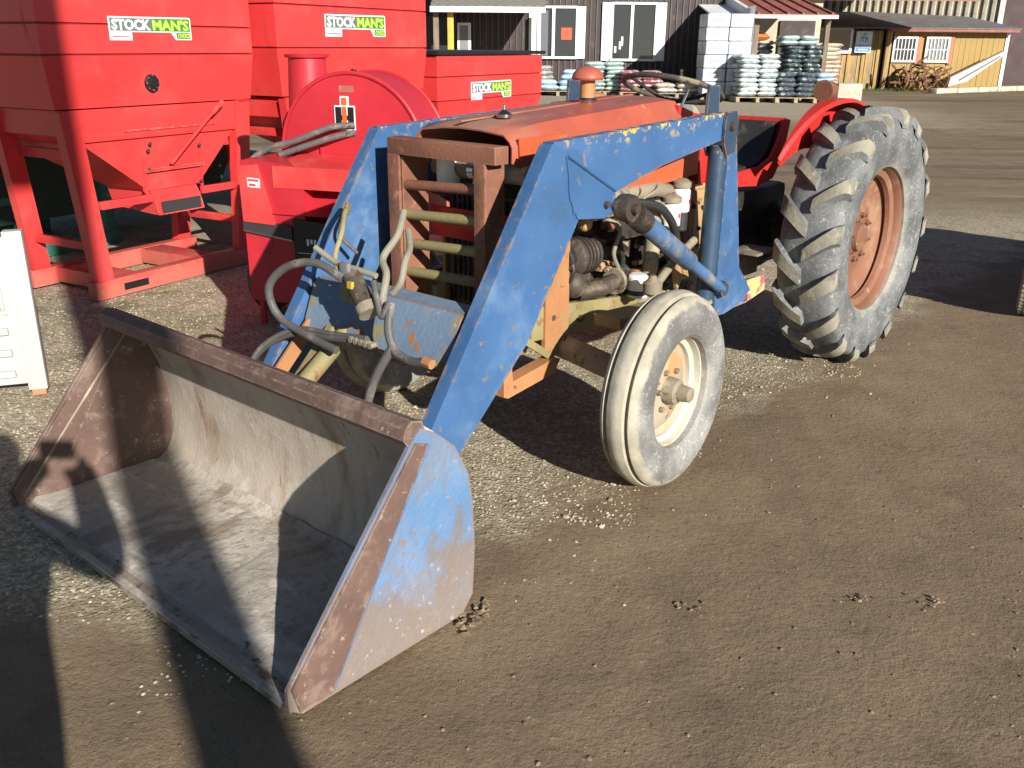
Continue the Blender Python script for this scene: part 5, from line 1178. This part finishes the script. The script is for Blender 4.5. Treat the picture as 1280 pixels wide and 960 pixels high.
pallet(1.25, 28.4, 1.25, 1.0, 'pallet under pale blue sacks below the left window')
stack(1.25, 28.4, 2, 2, 2, .58, .46, .15, lbl, 'pale blue sack below the left window', 'pale blue sacks left', jit=.05)
stack(1.62, 28.6, 1, 1, 2, .5, .4, .15, lbl, 'pale blue sack topping the low pile below the left window', 'pale blue sacks on top', z0=.42, jit=.06)
stack(.85, 29.2, 1, 1, 6, .6, .5, .14, gry, 'mottled grey sack against the wall below the left window', 'grey sacks by the wall', z0=.0)
pallet(2.62, 28.6, 1.2, 1.05, 'pallet under the mint green sacks between the windows')
stack(2.62, 28.6, 2, 2, 7, .56, .5, .12, min_, 'mint green sack between the two windows', 'mint green sacks')
pallet(3.62, 28.1, 1.25, 1.05, 'pallet under the maroon sacks below the right window')
stack(3.62, 28.1, 2, 2, 5, .60, .5, .12, pnk, 'maroon and pink sack below the right window', 'maroon sacks')
pallet(4.55, 27.6, 1.3, 1.0, 'pallet under the loose white sacks left of the cartons')
stack(4.55, 27.6, 2, 2, 2, .6, .46, .13, [wht, crm], 'loose white sack left of the cartons', 'loose white sacks', jit=.06)
pallet(2.15, 27.9, .6, .9, 'pallet under brown sacks behind the precleaner')
stack(2.1, 27.9, 1, 2, 2, .55, .45, .13, gry, 'brownish sack on the low pile left of the mint stack', 'brown sacks')
ct = plastic('white_carton', (.42, .47, .52), (.55, .58, .62), 6); pallet(5.72, 27.0, 1.3, 1.2, 'pallet under the tall pile of white cartons')
cm = None
for k in range(6):
    for i in range(2):
        for j in range(2):
            z = gz(0, 27)+.138+k*.345
            if cm is None:
                cm = obj('carton', bx(-.300, .300, -.28, .28, 0, .332), ct, None, bev=.02); o = cm
                obj('label', bx(-.16, .16, -.2825, -.281, .12, .25), plain('pale_pink_print', (.50, .36, .40), .6), cm, smooth=0)
            else: o = clone(cm)
            o.location = (5.72+(i-.5)*.62+rnd.uniform(-.012, .012), 27.0+(j-.5)*.58+rnd.uniform(-.012, .012), z); o.rotation_euler.z = rnd.uniform(-.02, .02)
            tag(o, 'white wrapped carton in the tall pile'+where(i, j, k, 2, 2, 6), 'carton', 'white cartons')
bm = B(); g = []
for i in range(9):
    r = []
    for j in range(7):
        u, v = i/8, j/6; z = .25+2.15*(1-u)
        r.append(bm.verts.new((6.36+.05*noise.noise((u*4, v*4, 1))+.26*u**2*(.6+.4*sin(v*5)), 26.42+1.16*v, gz(0, 27)+z)))
    g.append(r)
for i in range(8):
    for j in range(6): bm.faces.new((g[i][j], g[i+1][j], g[i+1][j+1], g[i][j+1]))
bmesh.ops.solidify(bm, geom=bm.faces[:], thickness=.01)
tag(obj('plastic_sheet', bm, plastic('white_wrap', (.68, .69, .7), (.7, .72, .74)), None, 60), 'white plastic sheet hanging down the right side of the cartons', 'plastic sheet')
# machinery parts lying beyond the low hopper
for x, y, l, gl in ((-.15, 16.2, 'grey scrap casting beside the low hopper, left one', .4), (.55, 16.6, 'pale grey scrap casting just right of the low hopper', .46), (1.1, 17.2, 'dark scrap casting behind the precleaner', .3)):
    sp = thing('scrap_casting', l, 'scrap metal', (x, y, gz(x, y)))
    obj('casting', ball((0, 0, gl*.5), (gl*.8, gl*.5, gl*.55), 12, None, .5, x), M['iron_dust'], sp)
    obj('ring', lathe([(gl*.35, 0), (gl*.35, .12), (gl*.25, .12), (gl*.25, 0)], 20, None, 'x', (gl*.7, 0, gl*.5), closed=True), M['dkgrey'], sp)
    obj('shaft', tube([(-gl, 0, gl*.5), (gl, 0, gl*.45)], .06, 10), M['iron'], sp)
cmr = thing('compact_camera', 'small black compact camera held up by the photographer', 'camera', (.035, -.10, 1.54))
obj('camera_body', bx(-.06, .06, -.016, .016, .02, .085), M['black'], cmr, bev=.006)
obj('lens', lathe([(.024, .016), (.024, .026), (.018, .028)], 18, None, 'y', (.0, 0, .052)), M['dkgrey'], cmr)
